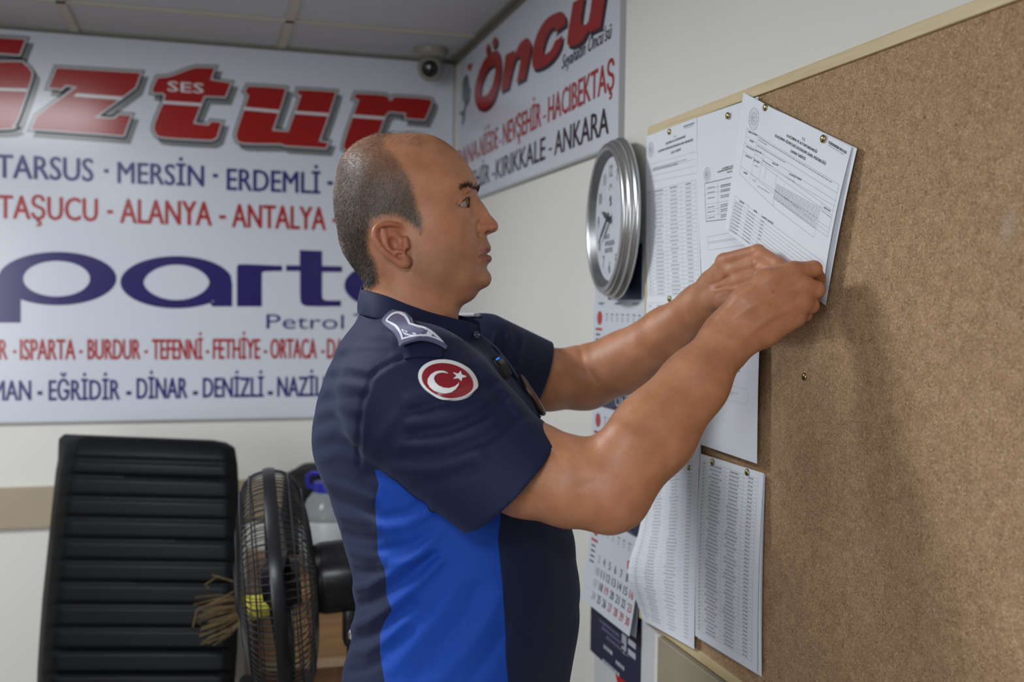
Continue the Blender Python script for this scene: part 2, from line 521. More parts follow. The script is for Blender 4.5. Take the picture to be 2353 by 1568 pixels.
head_widths = [(870,430,77),(870,380,73),(870,345,58),(920,430,76),(920,370,70),(920,335,51),(980,430,70),(980,370,63),(980,335,42),(1030,400,60),(1030,362,44),
 (1060,420,53),(1060,395,43),(820,430,66),(820,370,54),(800,470,56),(795,420,47),(820,520,66),(870,480,77),(920,480,75),(965,480,70),(1010,450,64),(1040,440,57),
 (1073,432,45),(1087,427,33),(790,530,40),(820,570,53),(850,600,58),(870,565,68),(850,635,52),(880,645,55),(905,560,70),(930,540,70),
 (1010,500,68),(980,515,71),(1042,502,60),(1062,508,51),(1080,512,39),(1094,512,27),(1108,510,16),(1045,470,55),(1055,466,44),(1068,466,38.5),(1079,466,28),
 (1091,450,17),(1100,462,10.5),(1110,488,10.5),(1100,490,16),(1092,490,22),(1082,490,35),
 (1130,514,11.5),(1122,522,16),(1114,523,18),(1106,527,19.5),(1100,538,22),(1118,538,9),
 (1116,555,13),(1106,560,24),(1096,562,33),(1080,560,43),(1119,574,13),(1110,576,21),(1102,590,27),(1119,597,14),(1110,600,22),(1100,604,29),
 (1117,640,19),(1112,620,18),(1104,632,25),(1102,650,27),(1086,655,35),(1086,625,40),(1060,560,54),(1080,595,42),(1060,615,50),(1060,655,43),(1040,600,57),
 (1000,560,66),(1000,600,64),(1000,640,58),(960,600,67),(960,640,62),(935,600,68),(940,635,63),(1030,672,44),(1070,680,28),
 (900,660,58),(900,700,58),(960,700,55),(1010,700,47),(1038,720,34),(870,705,54),(860,750,55),(940,750,58),(1010,760,47),(900,800,60),(1000,800,50),(850,800,48)]
head_rel = Relief(ZH, head_outline, head_widths, smooth=1e-5)
EYE = W(1055.5, 466, 32)
PXH = (ZH-0.032)/FPX
def mir(p):
    m = p.copy(); m[:, 2] = ZH-np.abs(p[:, 2]-ZH); return m
head_lines = [  # pixel polyline, depth in mm (positive carves), width in pixels
 ([(1103,507),(1098,516),(1097,527),(1101,540)], 2.0, 4.5), ([(1101,542),(1099.5,560),(1098,576),(1097,592)], 1.3, 5), ([(1101,592),(1096,602),(1093,616)], 1.0, 4),
 ([(1127,583),(1114,587),(1101,592.5)], 2.4, 2.6), ([(1122,613),(1104,611)], 0.9, 8), ([(1049,472),(1060,460),(1078,443)], 2.0, 2.6), ([(1050,462),(1062,450),(1078,437)], -1.0, 5),
 ([(1049,488),(1063,495),(1082,491)], 0.7, 5), ([(1087,460),(1088,480),(1085,500)], 1.6, 6), ([(1064,433),(1084,427),(1098,427)], -1.2, 8),
 ([(944,556),(948,598),(940,625)], 1.0, 4), ([(1096,640),(1085,655)], 0.5, 8), ([(1120,545),(1124,562)], 0.4, 3), ([(1105,575),(1120,570)], -0.8, 5), ([(1106,596),(1124,594)], -0.8, 5)]
_hb = np.array([740.0, 280.0]); _hs = 1.0
_gx, _gy = np.meshgrid(np.arange(740, 1180, _hs), np.arange(280, 860, _hs), indexing='ij')
head_field = sum(a/1000.0*np.exp(-(segdist(_gx, _gy, l)/w)**2) for l, a, w in head_lines)
def look(F, b, s, X, Y):
    u = np.clip((X-b[0])/s, 0, F.shape[0]-1.001); v = np.clip((Y-b[1])/s, 0, F.shape[1]-1.001)
    i = u.astype(int); j = v.astype(int); f = u-i; g = v-j
    return (F[i, j]*(1-f)+F[i+1, j]*f)*(1-g)+(F[i, j+1]*(1-f)+F[i+1, j+1]*f)*g
helix = [(929,531,63),(916,519.5,73),(898,515,82),(881,515,87),(868,520.5,90),(861,530.5,92),(860.5,543,92),(867,557.5,91),(877.5,573,89),(891,587,86),(906,597,82),(920,605,78.5),(932,607,76)]
antihx = [(882,530,81.5),(885,547,82.5),(886,561,82.5),(893,574,81.5),(903,581.5,80.5),(914,578.5,80),(927,580,77.5)]
_hr = [0.003]*9+[0.0035, 0.0042, 0.0052, 0.0058]
def _sub(l, n=4):
    p = np.array(l, float); q = np.concatenate([[2*p[0]-p[1]], p, [2*p[-1]-p[-2]]]); o = []
    for i in range(1, len(q)-2):
        for t in np.arange(n)/n: o.append(0.5*(2*q[i]+(q[i+1]-q[i-1])*t+(2*q[i-1]-5*q[i]+4*q[i+1]-q[i+2])*t*t+(3*q[i]-q[i-1]-3*q[i+1]+q[i+2])*t**3))
    return o+[p[-1]]
_hr = list(np.interp(np.linspace(0, 12, 49), np.arange(13), _hr)); helix = _sub(helix); antihx = _sub(antihx)
ear_ax = np.array([[0.40, -0.90, 0.10], [0.86, 0.40, 0.32], [-0.30, -0.05, 0.95]])
for i in range(3): ear_ax[i] /= np.linalg.norm(ear_ax[i])
def ear(p):
    d = ellip(p, W(897, 557, 75.5), ear_ax, (0.028, 0.0165, 0.0058))
    d = smax(d, -ellip(p, W(909, 561, 84), ear_ax, (0.0125, 0.0085, 0.0125)), 0.003)
    d = smin(d, chain(p, [(W(*q), r) for q, r in zip(helix, _hr)], 0.002), 0.0025)
    d = smin(d, chain(p, [(W(*q), 0.0026) for q in antihx], 0.002), 0.003)
    d = smin(d, cone(p, W(931, 550, 74), W(933, 566, 75), 0.0042, 0.0048), 0.004)
    d = smin(d, cone(p, W(930, 596, 75), W(936, 600, 72), 0.0062, 0.0055), 0.004)
    return d
earb = boxed(ear, W(845, 640, 96)-[0, 0.012, 0], W(962, 500, 50)+[0.0, 0.01, 0.02], 0.012)
def head_fn(p):
    m = mir(p)
    d = head_rel(p)
    X, Y = to_px(m)
    front = (X > 930)
    d = d+look(head_field, _hb, _hs, X, Y)
    d = smin(d, sph(m, EYE, 0.0131), 0.004)
    # the slit between the lids
    ex, ey = X, Y
    up = ((ex-1048)*(-21.5)-(1076-1048)*(ey-477))/35.3      # above the upper lid line > 0
    lo_ = (ey-(477+(ex-1048)*0.0))                           # below the lower lid > 0
    wedge = np.maximum(up, lo_)*PXH
    wedge = np.where(ex < 1048, 0.003+(1048-ex)*PXH, wedge)
    wedge = np.maximum(wedge, sph(m, EYE, 0.0165))
    d = smax(d, -wedge, 0.0007)
    d = smin(d, earb(m), 0.0035)
    d = smax(d, -cone(m, W(1121, 536.5, 9), W(1108, 524, 10), 0.0034, 0.003), 0.002)
    return d
head_b = boxed(head_fn, P(740, 850, ZH-0.125), P(1170, 290, ZH+0.125), 0.025)

# ---- arms and hands
def C(l): return [(P(x, y, z+DZ), r*(z+DZ)/z*2100/FPX) for x, y, z, r in l]
near_up = C([(960,915,1.130,.056),(1110,1020,1.085,.056),(1210,1078,1.065,.0555),(1310,1108,1.045,.051),(1395,1118,1.04,.047)])
near_fo = C([(1400,1116,1.04,.0465),(1502,996,1.06,.0475),(1596,881,1.075,.0385),(1648,812,1.093,.0315)])
def finger(l, k=0.003): return C(l)
near_fin = [C([(1822,624,1.098,.0112),(1869,619,1.103,.0100),(1880,640,1.128,.0085),(1858,646,1.153,.0072)]),
            C([(1845,656,1.091,.0112),(1876,666,1.098,.0100),(1876,672,1.128,.0086),(1850,668,1.151,.0074)]),
            C([(1842,694,1.093,.0108),(1864,702,1.103,.0092),(1858,698,1.131,.0082),(1836,690,1.149,.0070)]),
            C([(1828,728,1.101,.0100),(1850,722,1.115,.0082),(1842,714,1.137,.0074),(1824,706,1.149,.0064)])]
near_pal = [C([(1668,762,1.102,.0255),(1712,700,1.095,.0200),(1765,650,1.098,.0165),(1822,626,1.100,.0125)]),
            C([(1672,768,1.102,.0260),(1740,708,1.095,.0200),(1845,658,1.095,.0130)]),
            C([(1676,776,1.102,.0260),(1755,735,1.097,.0190),(1842,696,1.097,.0125)]),
            C([(1688,788,1.096,.0240),(1755,766,1.101,.0165),(1828,730,1.103,.0120)])]
near_thumb = C([(1690,712,1.116,.016),(1752,655,1.133,.0135),(1808,634,1.151,.0105),(1842,640,1.159,.0082)])
near_tend = [[(1660,745),(1750,690),(1838,656)], [(1690,790),(1765,735),(1838,697)], [(1650,725),(1740,650),(1815,624)]]
def near_arm(p):
    d = chain(p, near_up, 0.01)
    d = smin(d, chain(p, near_fo, 0.015), 0.02)
    d = smin(d, cone(p, P(1402, 1172, 1.035+DZ), P(1416, 1160, 1.04+DZ), 0.019, 0.022), 0.028)
    d = smin(d, cone(p, P(1440, 1010, 1.02+DZ), P(1530, 930, 1.05+DZ), 0.022, 0.018), 0.03)
    X, Y = to_px(p)
    d = d+0.0006*np.exp(-(segdist(X, Y, [(1330,1120),(1370,1105),(1410,1112)])/10)**2)
    return d
def hand(p, pals, fins, thumb, X, Y, tend, kp=0.010, kf=0.0):
    d = None
    for c in pals:
        e = chain(p, c, 0.008); d = e if d is None else smin(d, e, kp)
    if tend:
        for t in tend: d = d-0.0013*np.exp(-(segdist(X, Y, t)/8.0)**2)
    d = smin(d, chain(p, thumb, 0.004), 0.007)
    f = None
    for c in fins:
        e = chain(p, c, 0.0022)
        for q, r in c[1:3]: e = smin(e, sph(p, q, r*1.05), 0.002)
        f = e if f is None else (smin(f, e, kf) if kf else np.minimum(f, e))
    return smin(d, f, 0.006)
def near_hand(p):
    X, Y = to_px(p)
    d = hand(p, near_pal, near_fin, near_thumb, X, Y, near_tend)
    # nails
    return d
far_up = C([(1110,850,1.47,.058),(1260,873,1.51,.0505),(1345,868,1.53,.0505)])
far_fo = C([(1345,868,1.53,.0505),(1432,834,1.50,.0495),(1530,767,1.44,.0395),(1606,706,1.39,.031)])
far_pal = [C([(1606,704,1.388,.029),(1640,655,1.345,.022),(1668,604,1.300,.0125)]),
           C([(1610,706,1.385,.028),(1660,662,1.330,.022),(1682,622,1.290,.0125)]),
           C([(1614,708,1.382,.027),(1672,676,1.320,.020),(1694,645,1.280,.0120)]),
           C([(1618,710,1.380,.026),(1680,690,1.312,.017),(1704,668,1.272,.0112)])]
far_fin = [C([(1662,600,1.302,.0108),(1741,579,1.234,.0100),(1788,606,1.204,.0086),(1812,634,1.184,.0072)]),
           C([(1678,622,1.292,.0110),(1745,606,1.224,.0100),(1790,632,1.194,.0086),(1808,652,1.177,.0072)]),
           C([(1692,645,1.282,.0106),(1748,634,1.214,.0096),(1782,656,1.184,.0082),(1792,672,1.170,.0068)]),
           C([(1702,668,1.274,.0098),(1742,662,1.208,.0086),(1766,680,1.184,.0074),(1774,692,1.170,.0062)])]
far_thumb = C([(1640,690,1.330,.016),(1700,690,1.240,.013),(1752,676,1.188,.0105),(1790,660,1.166,.0080)])
def far_arm(p):
    d = smin(chain(p, far_up, 0.01), chain(p, far_fo, 0.015), 0.02)
    X, Y = to_px(p)
    return d+0.002*np.exp(-(segdist(X, Y, [(1333,800),(1338,830),(1352,855),(1372,878)])/8)**2)
def far_hand(p):
    X, Y = to_px(p)
    d = hand(p, far_pal, far_fin, far_thumb, X, Y, [[(1650,655),(1680,600),(1740,575)], [(1665,660),(1740,610)]], 0.012, 0.0055)
    for l in ([(1636,654),(1650,650),(1674,636)], [(1645,668),(1668,658)], [(1650,682),(1664,675)]):
        d = d+0.0015*np.exp(-(segdist(X, Y, l)/4.5)**2)
    return d
def bb(cs, pad=0.03):
    pts = np.array([q for c in cs for q, r in c]); rr = max(r for c in cs for q, r in c)
    return pts.min(0)-rr-pad, pts.max(0)+rr+pad
near_arm_b = boxed(near_arm, *bb([near_up, near_fo], 0.035))
near_hand_b = boxed(near_hand, *bb(near_pal+near_fin+[near_thumb]))
far_arm_b = boxed(far_arm, *bb([far_up, far_fo], 0.02))
far_hand_b = boxed(far_hand, *bb(far_pal+far_fin+[far_thumb]))

# ---- shirt
torso_outline = [(834,690),(829,715),(815,745),(795,770),(765,828),(740,890),(725,950),(718,1000),(722,1050),(738,1095),(756,1135),(778,1203),(800,1280),(812,1330),(811,1355),
 (818,1390),(812,1424),(806,1441),(809,1460),(802,1490),(790,1533),(785,1568),(780,1640),(782,1720),(1000,1735),(1200,1735),(1300,1720),(1306,1640),(1309,1568),(1322,1492),(1331,1390),(1324,1288),
 (1314,1213),(1296,1120),(1272,1040),(1240,960),(1205,895),(1170,840),(1140,800),(1118,775),(1085,760),(1040,748),(980,730),(920,710),(870,695)]
torso_widths = [(900,750,105),(960,775,120),(1020,795,105),(1060,805,80),(860,760,95),(830,780,88),(900,810,150),(960,840,170),(850,850,148),(790,850,92),(1050,850,140),(1110,850,90),(1150,870,60),
 (780,930,112),(850,930,165),(950,930,180),(1050,930,175),(1130,930,130),(1190,930,80),(760,1010,95),(850,1010,165),(1000,1010,182),(1130,1010,155),(1210,1010,95),
 (790,1120,90),(870,1120,158),(1000,1120,182),(1150,1120,160),(1240,1120,95),(815,1230,78),(890,1230,155),(1000,1230,180),(1150,1230,172),(1260,1230,105),
 (845,1330,90),(920,1330,158),(1020,1330,180),(1160,1330,175),(1270,1330,108),(840,1450,80),(920,1450,158),(1030,1450,182),(1160,1450,172),(1270,1450,98),
 (830,1568,90),(910,1568,162),(1030,1568,185),(1160,1568,168),(1260,1568,92),(830,1680,100),(910,1680,170),(1030,1680,188),(1160,1680,165),(1255,1680,90)]
_trel = Relief(ZH, torso_outline, torso_widths, step=0.002, smooth=1e-5)
_ta, _tb = P(828, 684, ZH), P(1125, 768, ZH)
_tn = np.array([-(_tb-_ta)[1], (_tb-_ta)[0], 0]); _tn /= np.linalg.norm(_tn)
def torso_rel(p): return smax(_trel(p), (p-_ta)@_tn, 0.012)
folds = [  # pixel polyline, height in mm, width px
 ([(926,824),(900,835),(872,849),(853,868),(847,895),(834,925),(828,975),(824,1032),(826,1067)], -3.0, 6),
 ([(905,842),(862,872),(852,898),(840,930),(835,975),(832,1032)], 1.5, 8),
 ([(935,948),(1020,928),(1090,903),(1135,880)], -4.0, 12), ([(940,915),(1020,900),(1080,885)], 2.5, 14), ([(945,1003),(1040,988),(1110,955),(1155,915)], -4.5, 14),
 ([(940,975),(1040,958),(1120,920)], 3.0, 13), ([(880,1050),(1000,1050),(1110,1015),(1200,955)], -3.5, 16), ([(920,1025),(1020,1020),(1130,980)], 3.0, 15),
 ([(850,1090),(960,1110),(1080,1080)], -3.0, 18), ([(900,1085),(1000,1085),(1100,1050)], 2.5, 16), ([(880,1000),(910,960),(950,930)], 2.0, 16),
 ([(740,850),(800,842),(850,852)], 1.8, 10), ([(745,872),(800,865),(840,872)], -1.5, 9), ([(735,900),(790,885),(838,892)], 1.8, 11), ([(732,925),(790,912),(832,915)], -1.5, 9), ([(726,952),(780,938),(826,945)], 1.8, 11),
 ([(722,978),(770,962),(822,970)], -1.5, 10), ([(720,1005),(770,990),(820,1000)], 1.8, 12), ([(722,1035),(770,1018),(820,1028)], -1.5, 10), ([(725,1060),(775,1045),(822,1062)], 1.5, 11),
 ([(780,800),(840,790),(900,790)], 1.5, 11), ([(790,775),(850,770),(890,772)], -1.2, 9), ([(770,825),(830,812),(890,815)], -1.5, 10),
 ([(742,1105),(800,1125),(855,1150)], 4, 12), ([(752,1140),(810,1158),(860,1180)], -4, 10), ([(770,1182),(820,1195),(866,1205)], 3.5, 11), ([(790,1225),(830,1235),(868,1240)], -3.5, 10),
 ([(797,1265),(840,1280),(880,1282)], 3.5, 11), ([(802,1310),(840,1315),(880,1312)], -4, 10), ([(806,1353),(845,1348),(895,1320),(960,1275),(1005,1225)], 5.5, 12), ([(816,1392),(850,1385),(895,1355),(950,1320),(1000,1275)], -5.5, 12),
 ([(800,1441),(845,1428),(890,1400),(960,1345),(1010,1290)], 6.0, 13), ([(808,1472),(850,1462),(890,1440),(950,1390)], -5, 12), ([(800,1500),(840,1500),(875,1478),(930,1430)], 4.5, 12), ([(795,1545),(840,1540),(880,1520)], -3.5, 12),
 ([(870,1215),(930,1210),(985,1180)], 4, 12), ([(875,1190),(930,1180),(970,1160)], -3, 10), ([(880,1262),(940,1255),(1000,1225)], -4, 12), ([(880,1300),(940,1290),(1000,1262)], 3.5, 11),
 ([(900,1540),(960,1470),(1020,1400),(1050,1340)], 3.5, 18), ([(950,1568),(1010,1490),(1070,1420),(1100,1350)], -3.5, 18), ([(1010,1568),(1070,1500),(1120,1430),(1150,1370)], 3.5, 18), ([(1080,1568),(1130,1500),(1160,1450)], -3, 16),
 ([(900,1500),(940,1460),(985,1410)], -3, 14),
 ([(1150,840),(1190,890),(1235,960)], -2, 8), ([(1110,830),(1160,900),(1210,970)], 2.5, 12), ([(1080,850),(1130,910),(1180,960)], -2.5, 12)]
_sb = np.array([680.0, 640.0]); _ss = 2.5
_gx, _gy = np.meshgrid(np.arange(680, 1360, _ss), np.arange(640, 1780, _ss), indexing='ij')
fold_field = sum(a/1000.0*np.exp(-(segdist(_gx, _gy, l)/w)**2) for l, a, w in folds)
SL_A, SL_B = P(962, 925, 1.135+DZ), P(1172, 1109, 1.062+DZ)
SL_N = np.array([0.715, -0.68, 0.10]); SL_N /= np.linalg.norm(SL_N)
FS_A, FS_B = P(1110, 845, 1.450+DZ), P(1240, 866, 1.508+DZ)
FS_N = np.array([0.93, -0.33, 0.15]); FS_N /= np.linalg.norm(FS_N)
def sleeve_n(p):
    d = cone(p, SL_A, SL_B+0.25*(SL_B-SL_A), 0.0965, 0.0762)
    cut = (p-SL_B)@SL_N
    d = smax(d, cut, 0.002)
    inner = cone(p, SL_A, SL_B+0.6*(SL_B-SL_A), 0.092, 0.060)
    return smax(d, -np.maximum(inner, -(cut+0.028)), 0.002)
def sleeve_f(p):
    d = cone(p, FS_A, FS_B+0.3*(FS_B-FS_A), 0.085, 0.0535)
    X, Y = to_px(p)
    for x, a in ((1140, 2), (1156, -1.5), (1170, 2), (1184, -1.2), (1203, 2.5)):
        d = d-a/1000.0*np.exp(-(segdist(X, Y, [(x, 770), (x-12, 830)])/6)**2)
    cut = (p-FS_B)@FS_N
    d = smax(d, cut, 0.002)
    inner = cone(p, FS_A, FS_B+0.6*(FS_B-FS_A), 0.076, 0.041)
    return smax(d, -np.maximum(inner, -(cut+0.025)), 0.002)
sleeve_nb = boxed(sleeve_n, np.minimum(SL_A, SL_B)-0.11, np.maximum(SL_A, SL_B)+0.11, 0.06)
sleeve_fb = boxed(sleeve_f, np.minimum(FS_A, FS_B)-0.10, np.maximum(FS_A, FS_B)+0.10, 0.025)
HEM_Y = P(1000, 1715, ZH)[1]
def shirt_fn(p, fold=True):
    X, Y = to_px(p)
    t = torso_rel(p)
    t = smax(t, HEM_Y-p[:, 1], 0.004)
    k = 0.008+0.045*sstep(1060, 860, Y)
    d = smin(t, sleeve_nb(p), k)
    d = smin(d, sleeve_fb(p), 0.02)
    if fold:
        f = look(fold_field, _sb, _ss, X, Y)
        d = d-f*sstep(ZH-0.004, ZH-0.06, p[:, 2])
    return d
def body_fn(p):
    d = smin(head_b(p), torso_in(p), 0.02)
    d = smin(d, near_arm_b(p), 0.02)
    d = smin(d, smin(far_arm_b(p), far_hand_b(p), 0.016), 0.02)
    return smin(d, near_hand_b(p), 0.016)
def torso_in(p): return torso_rel(p)+0.020

# ---- skin material
def skin_mat():
    m = bpy.data.materials.new('skin'); m.use_nodes = True
    nt = m.node_tree; b = nt.nodes['Principled BSDF']; N = nt.nodes.new; L = nt.links.new
    tc = N('ShaderNodeTexCoord')
    def noise(sc, det=4):
        n = N('ShaderNodeTexNoise'); n.inputs['Scale'].default_value = sc; n.inputs['Detail'].default_value = det
        L(tc.outputs['Object'], n.inputs['Vector']); return n.outputs['Fac']
    def mix(f, a, c):
        x = N('ShaderNodeMix'); x.data_type = 'RGBA'
        for s_, v in ((6, a), (7, c)):
            if isinstance(v, tuple): x.inputs[s_].default_value = (*v, 1)
            else: L(v, x.inputs[s_])
        if isinstance(f, float): x.inputs[0].default_value = f
        else: L(f, x.inputs[0])
        return x.outputs[2]
    def at_(n):
        a = N('ShaderNodeAttribute'); a.attribute_name = n; return a.outputs['Fac']
    def mul(a, v):
        q = N('ShaderNodeMath'); q.operation = 'MULTIPLY'; L(a, q.inputs[0])
        if isinstance(v, float): q.inputs[1].default_value = v
        else: L(v, q.inputs[1])
        return q.outputs[0]
    def ramp(f, lo, hi):
        r = N('ShaderNodeMapRange'); r.inputs[1].default_value = lo; r.inputs[2].default_value = hi; L(f, r.inputs[0]); return r.outputs[0]
    c = mix(ramp(noise(38), 0.35, 0.65), SKIN_A, SKIN_B)
    c = mix(mul(ramp(noise(420, 2), 0.5, 0.72), 0.35), c, SKIN_C)
    c = mix(mul(at_('red'), 0.55), c, (0.37, 0.115, 0.065))
    c = mix(mul(at_('beard'), ramp(noise(900, 2), 0.25, 0.75)), c, (0.155, 0.098, 0.062))
    c = mix(at_('lips'), c, (0.27, 0.095, 0.070))
    c = mix(mul(at_('scalp'), ramp(noise(600, 2), -0.35, 0.65)), c, (0.052, 0.045, 0.040))
    L(c, b.inputs['Base Color'])
    b.inputs['Roughness'].default_value = 0.46
    b.inputs['Specular IOR Level'].default_value = 0.45
    b.inputs['Subsurface Weight'].default_value = 0.12
    b.inputs['Subsurface Radius'].default_value = (0.9, 0.35, 0.2)
    b.inputs['Subsurface Scale'].default_value = 0.006
    bp = N('ShaderNodeBump'); bp.inputs['Strength'].default_value = 0.24; bp.inputs['Distance'].default_value = 0.0009
    L(noise(1100, 2), bp.inputs['Height']); L(bp.outputs['Normal'], b.inputs['Normal'])
    return m
SKIN_A, SKIN_B, SKIN_C = (0.400, 0.170, 0.083), (0.490, 0.222, 0.118), (0.34, 0.132, 0.062)
skin = skin_mat()

person = empty('person', c2w(P(1040, 1700, ZH))*[1, 1, 0],
    'balding person in a navy and blue uniform polo shirt reaching up to the cork board', 'person')
lo = np.array([-0.36, P(1000,1760,ZH)[1], 0.94+DZ]); hi = np.array([P(1900,640,1.2+DZ)[0]+0.02, P(950,290,ZH+0.03)[1]+0.01, 1.64+DZ])
bV, bF = surf(body_fn, lo, hi, 0.0021)
body = from_arrays('body', c2w(bV), bF, skin, person)
bX, bY = to_px(mir(bV))
def attr(o, name, val):
    a = o.data.attributes.new(name, 'FLOAT', 'POINT'); a.data.foreach_set('value', np.asarray(val, np.float32))
hair_poly = [(905,304),(868,300),(815,325),(775,375),(760,463),(770,530),(798,606),(830,660),(850,668),(872,650),(868,610),(850,575),(848,540),(856,508),(880,498),(912,498),(938,512),(958,528),(966,538),(972,528),(973,506),(962,478),(953,440),(940,400),(915,362),(888,335),(882,318)]
hd = sdpoly(bX, bY, hair_poly)
headv = (bV[:, 2] < ZH+0.1) & (bX < 1170) & (bY < 720) & (bX > 740)
scalp = sstep(-6, 14, hd)*headv
scalp *= 0.5+0.5*sstep(330, 480, bY+0.35*(900-bX))
jig = sstep(-5, 5, hd)
lips = sstep(-1.5, 1.5, sdpoly(bX, bY, [(1132,574),(1122,567),(1113,576),(1102,591),(1110,600),(1120,605),(1134,600)]))*headv
beard = (sstep(-25, 15, sdpoly(bX, bY, [(945,560),(975,600),(1040,560),(1075,585),(1092,548),(1135,545),(1140,650),(1100,668),(1020,672),(945,630)]))*0.62)*headv
beard = beard*(1-lips)
red = np.maximum(sstep(-8, 6, sdpoly(bX, bY, [(853,520),(870,505),(900,505),(928,520),(940,560),(948,600),(935,618),(890,596),(858,556)])),
      np.maximum(0.7*np.exp(-(np.hypot(bX-1128, bY-518)/22)**2), 0.45*np.exp(-(np.hypot(bX-1030, bY-525)/45)**2)))*headv
red = np.maximum(red, 0.45*np.exp(-(np.hypot(bX-1860, bY-660)/60)**2))
red = np.maximum(red, 0.45*np.exp(-(np.hypot(bX-1420, bY-1160)/70)**2))
lips = np.maximum(lips, 0.9*np.exp(-(np.hypot((bX-1775.5)*0.9-(bY-671)*0.5, (bY-671)*0.7)/2.6)**2)*(bV[:, 2] < 1.32))
attr(body, 'scalp', scalp); attr(body, 'lips', lips); attr(body, 'beard', beard); attr(body, 'red', red)
# ---- eyes
def eye_mat():
    m = bpy.data.materials.new('eye'); m.use_nodes = True; nt = m.node_tree; b = nt.nodes['Principled BSDF']
    a = nt.nodes.new('ShaderNodeAttribute'); a.attribute_name = 'iris'
    r = nt.nodes.new('ShaderNodeValToRGB'); L = nt.links.new
    e = r.color_ramp.elements; e[0].position = 0.0; e[0].color = (0.005, 0.004, 0.004, 1); e[1].position = 1.0; e[1].color = (0.30, 0.26, 0.23, 1)
    for p_, c in ((0.30, (0.005, 0.004, 0.004)), (0.34, (0.06, 0.035, 0.02)), (0.60, (0.05, 0.03, 0.018)), (0.68, (0.30, 0.27, 0.25))):
        q = e.new(p_); q.color = (*c, 1)
    L(a.outputs['Fac'], r.inputs[0]); L(r.outputs[0], b.inputs['Base Color']); b.inputs['Roughness'].default_value = 0.16
    return m
M_eye = eye_mat()
def eyeball(side):
    n1, n2 = 24, 32; V = []; I = []
    gaze = np.array([0.97, 0.10, -0.20]); gaze /= np.linalg.norm(gaze)
    c = EYE.copy(); c[2] = ZH-side*0.032
    a = np.cross(gaze, [0, 1, 0]); a /= np.linalg.norm(a); b = np.cross(gaze, a)
    for i in range(n1+1):
        th = math.pi*i/n1; r = 0.0119+0.0009*math.exp(-(th/0.42)**4)
        for k in range(n2):
            ph = 2*math.pi*k/n2
            V.append(c+r*(gaze*math.cos(th)+(a*math.cos(ph)+b*math.sin(ph))*math.sin(th))); I.append(min(1, th/0.75))
    F = np.array([(i*n2+k, i*n2+(k+1) % n2, (i+1)*n2+(k+1) % n2, (i+1)*n2+k) for i in range(n1) for k in range(n2)])
    o = from_arrays('eye', c2w(np.array(V)), F, M_eye, person); attr(o, 'iris', I); return o
eyeball(1); eyeball(-1)

# ---- hair: short stubble grown from the skin, lighter on the temples
M_hair_dark = mat('hair_dark', (0.018, 0.014, 0.011), 0.45)
M_hair_mid = mat('hair_brown', (0.065, 0.052, 0.040), 0.45)
M_hair_grey = mat('hair_grey', (0.36, 0.33, 0.29), 0.4)
def strands(name, roots, nrm, flow, length, width, mix, parent, lift=0.55):
    n = len(roots); V = np.zeros((n, 5, 3)); d = nrm*lift+flow*(1-lift); d /= np.linalg.norm(d, axis=1, keepdims=True)
    side = np.cross(d, RNG.normal(size=(n, 3))); side /= np.linalg.norm(side, axis=1, keepdims=True)+1e-9
    ln = (length*(0.6+0.8*RNG.random(n)))[:, None]; w = width*0.5
    mid = roots+d*ln*0.5+nrm*ln*0.06
    tip = roots+d*ln*0.95+flow*ln*0.2
    r0 = roots-nrm*0.0004
    V[:, 0] = r0-side*w; V[:, 1] = r0+side*w; V[:, 2] = mid+side*w*0.8; V[:, 3] = mid-side*w*0.8; V[:, 4] = tip
    base = np.arange(n)[:, None]*5
    F = [(b, b+1, b+2, b+3) for b in base[:, 0]]+[(b+3, b+2, b+4) for b in base[:, 0]]
    mi = RNG.choice(3, n, p=mix) if not hasattr(mix, 'shape') else (RNG.random((n, 1)) > np.cumsum(mix, 1)).sum(1)
    me = [M_hair_dark, M_hair_mid, M_hair_grey]
    return mesh_obj(name, c2w(V.reshape(-1, 3)), F, None, parent, mats=me, midx=np.clip(np.concatenate([mi, mi]), 0, 2))
cand = np.where((hd > -3) & headv)[0]
den = np.clip((hd[cand]+4)/16, 0, 1)*(0.30+0.70*sstep(330, 470, bY[cand]+0.35*(900-bX[cand])))
on_ear = (sdpoly(bX[cand], bY[cand], [(853,518),(868,505),(900,503),(925,512),(950,545),(950,620),(925,622),(885,598),(858,565)]) > -2)
den = den*(~on_ear)
pick = RNG.choice(cand, 68000, p=den/den.sum())
hn = grad(body_fn, bV[pick])
root = bV[pick]+np.cross(hn, RNG.normal(size=hn.shape))*0.0009
hx, hy = bX[pick], bY[pick]
fl = np.stack([-0.25+0.0*hx, -0.9+0*hx, 0*hx], 1)
fl = fl-hn*(fl*hn).sum(1, keepdims=True); fl /= np.linalg.norm(fl, axis=1, keepdims=True)+1e-6
g = np.clip(0.55*sstep(560, 400, hy)+0.25*sstep(830, 950, hx)+0.08, 0.05, 0.6)
dk = np.clip(0.65*sstep(430, 600, hy)*sstep(930, 820, hx)+0.18, 0.1, 0.8)
mixp = np.stack([dk, 1-g-dk*0.8, g], 1); mixp = np.clip(mixp, 0.02, 1); mixp /= mixp.sum(1, keepdims=True)
strands('hair', root, hn, fl, 0.0030, 0.00019, mixp, person, 0.42)
# thin wisps on the crown
cw = np.where((bY < 345) & (bX > 850) & (bX < 965) & (np.abs(bV[:, 2]-ZH) < 0.05))[0]
pick = RNG.choice(cw, 700); hn = grad(body_fn, bV[pick])
fl = np.tile(np.array([0.75, 0.25, -0.2]), (len(pick), 1)); fl = fl-hn*(fl*hn).sum(1, keepdims=True)
strands('hair_wisps', bV[pick], hn, fl, 0.010, 0.00016, [0.5, 0.45, 0.05], person, 0.25)
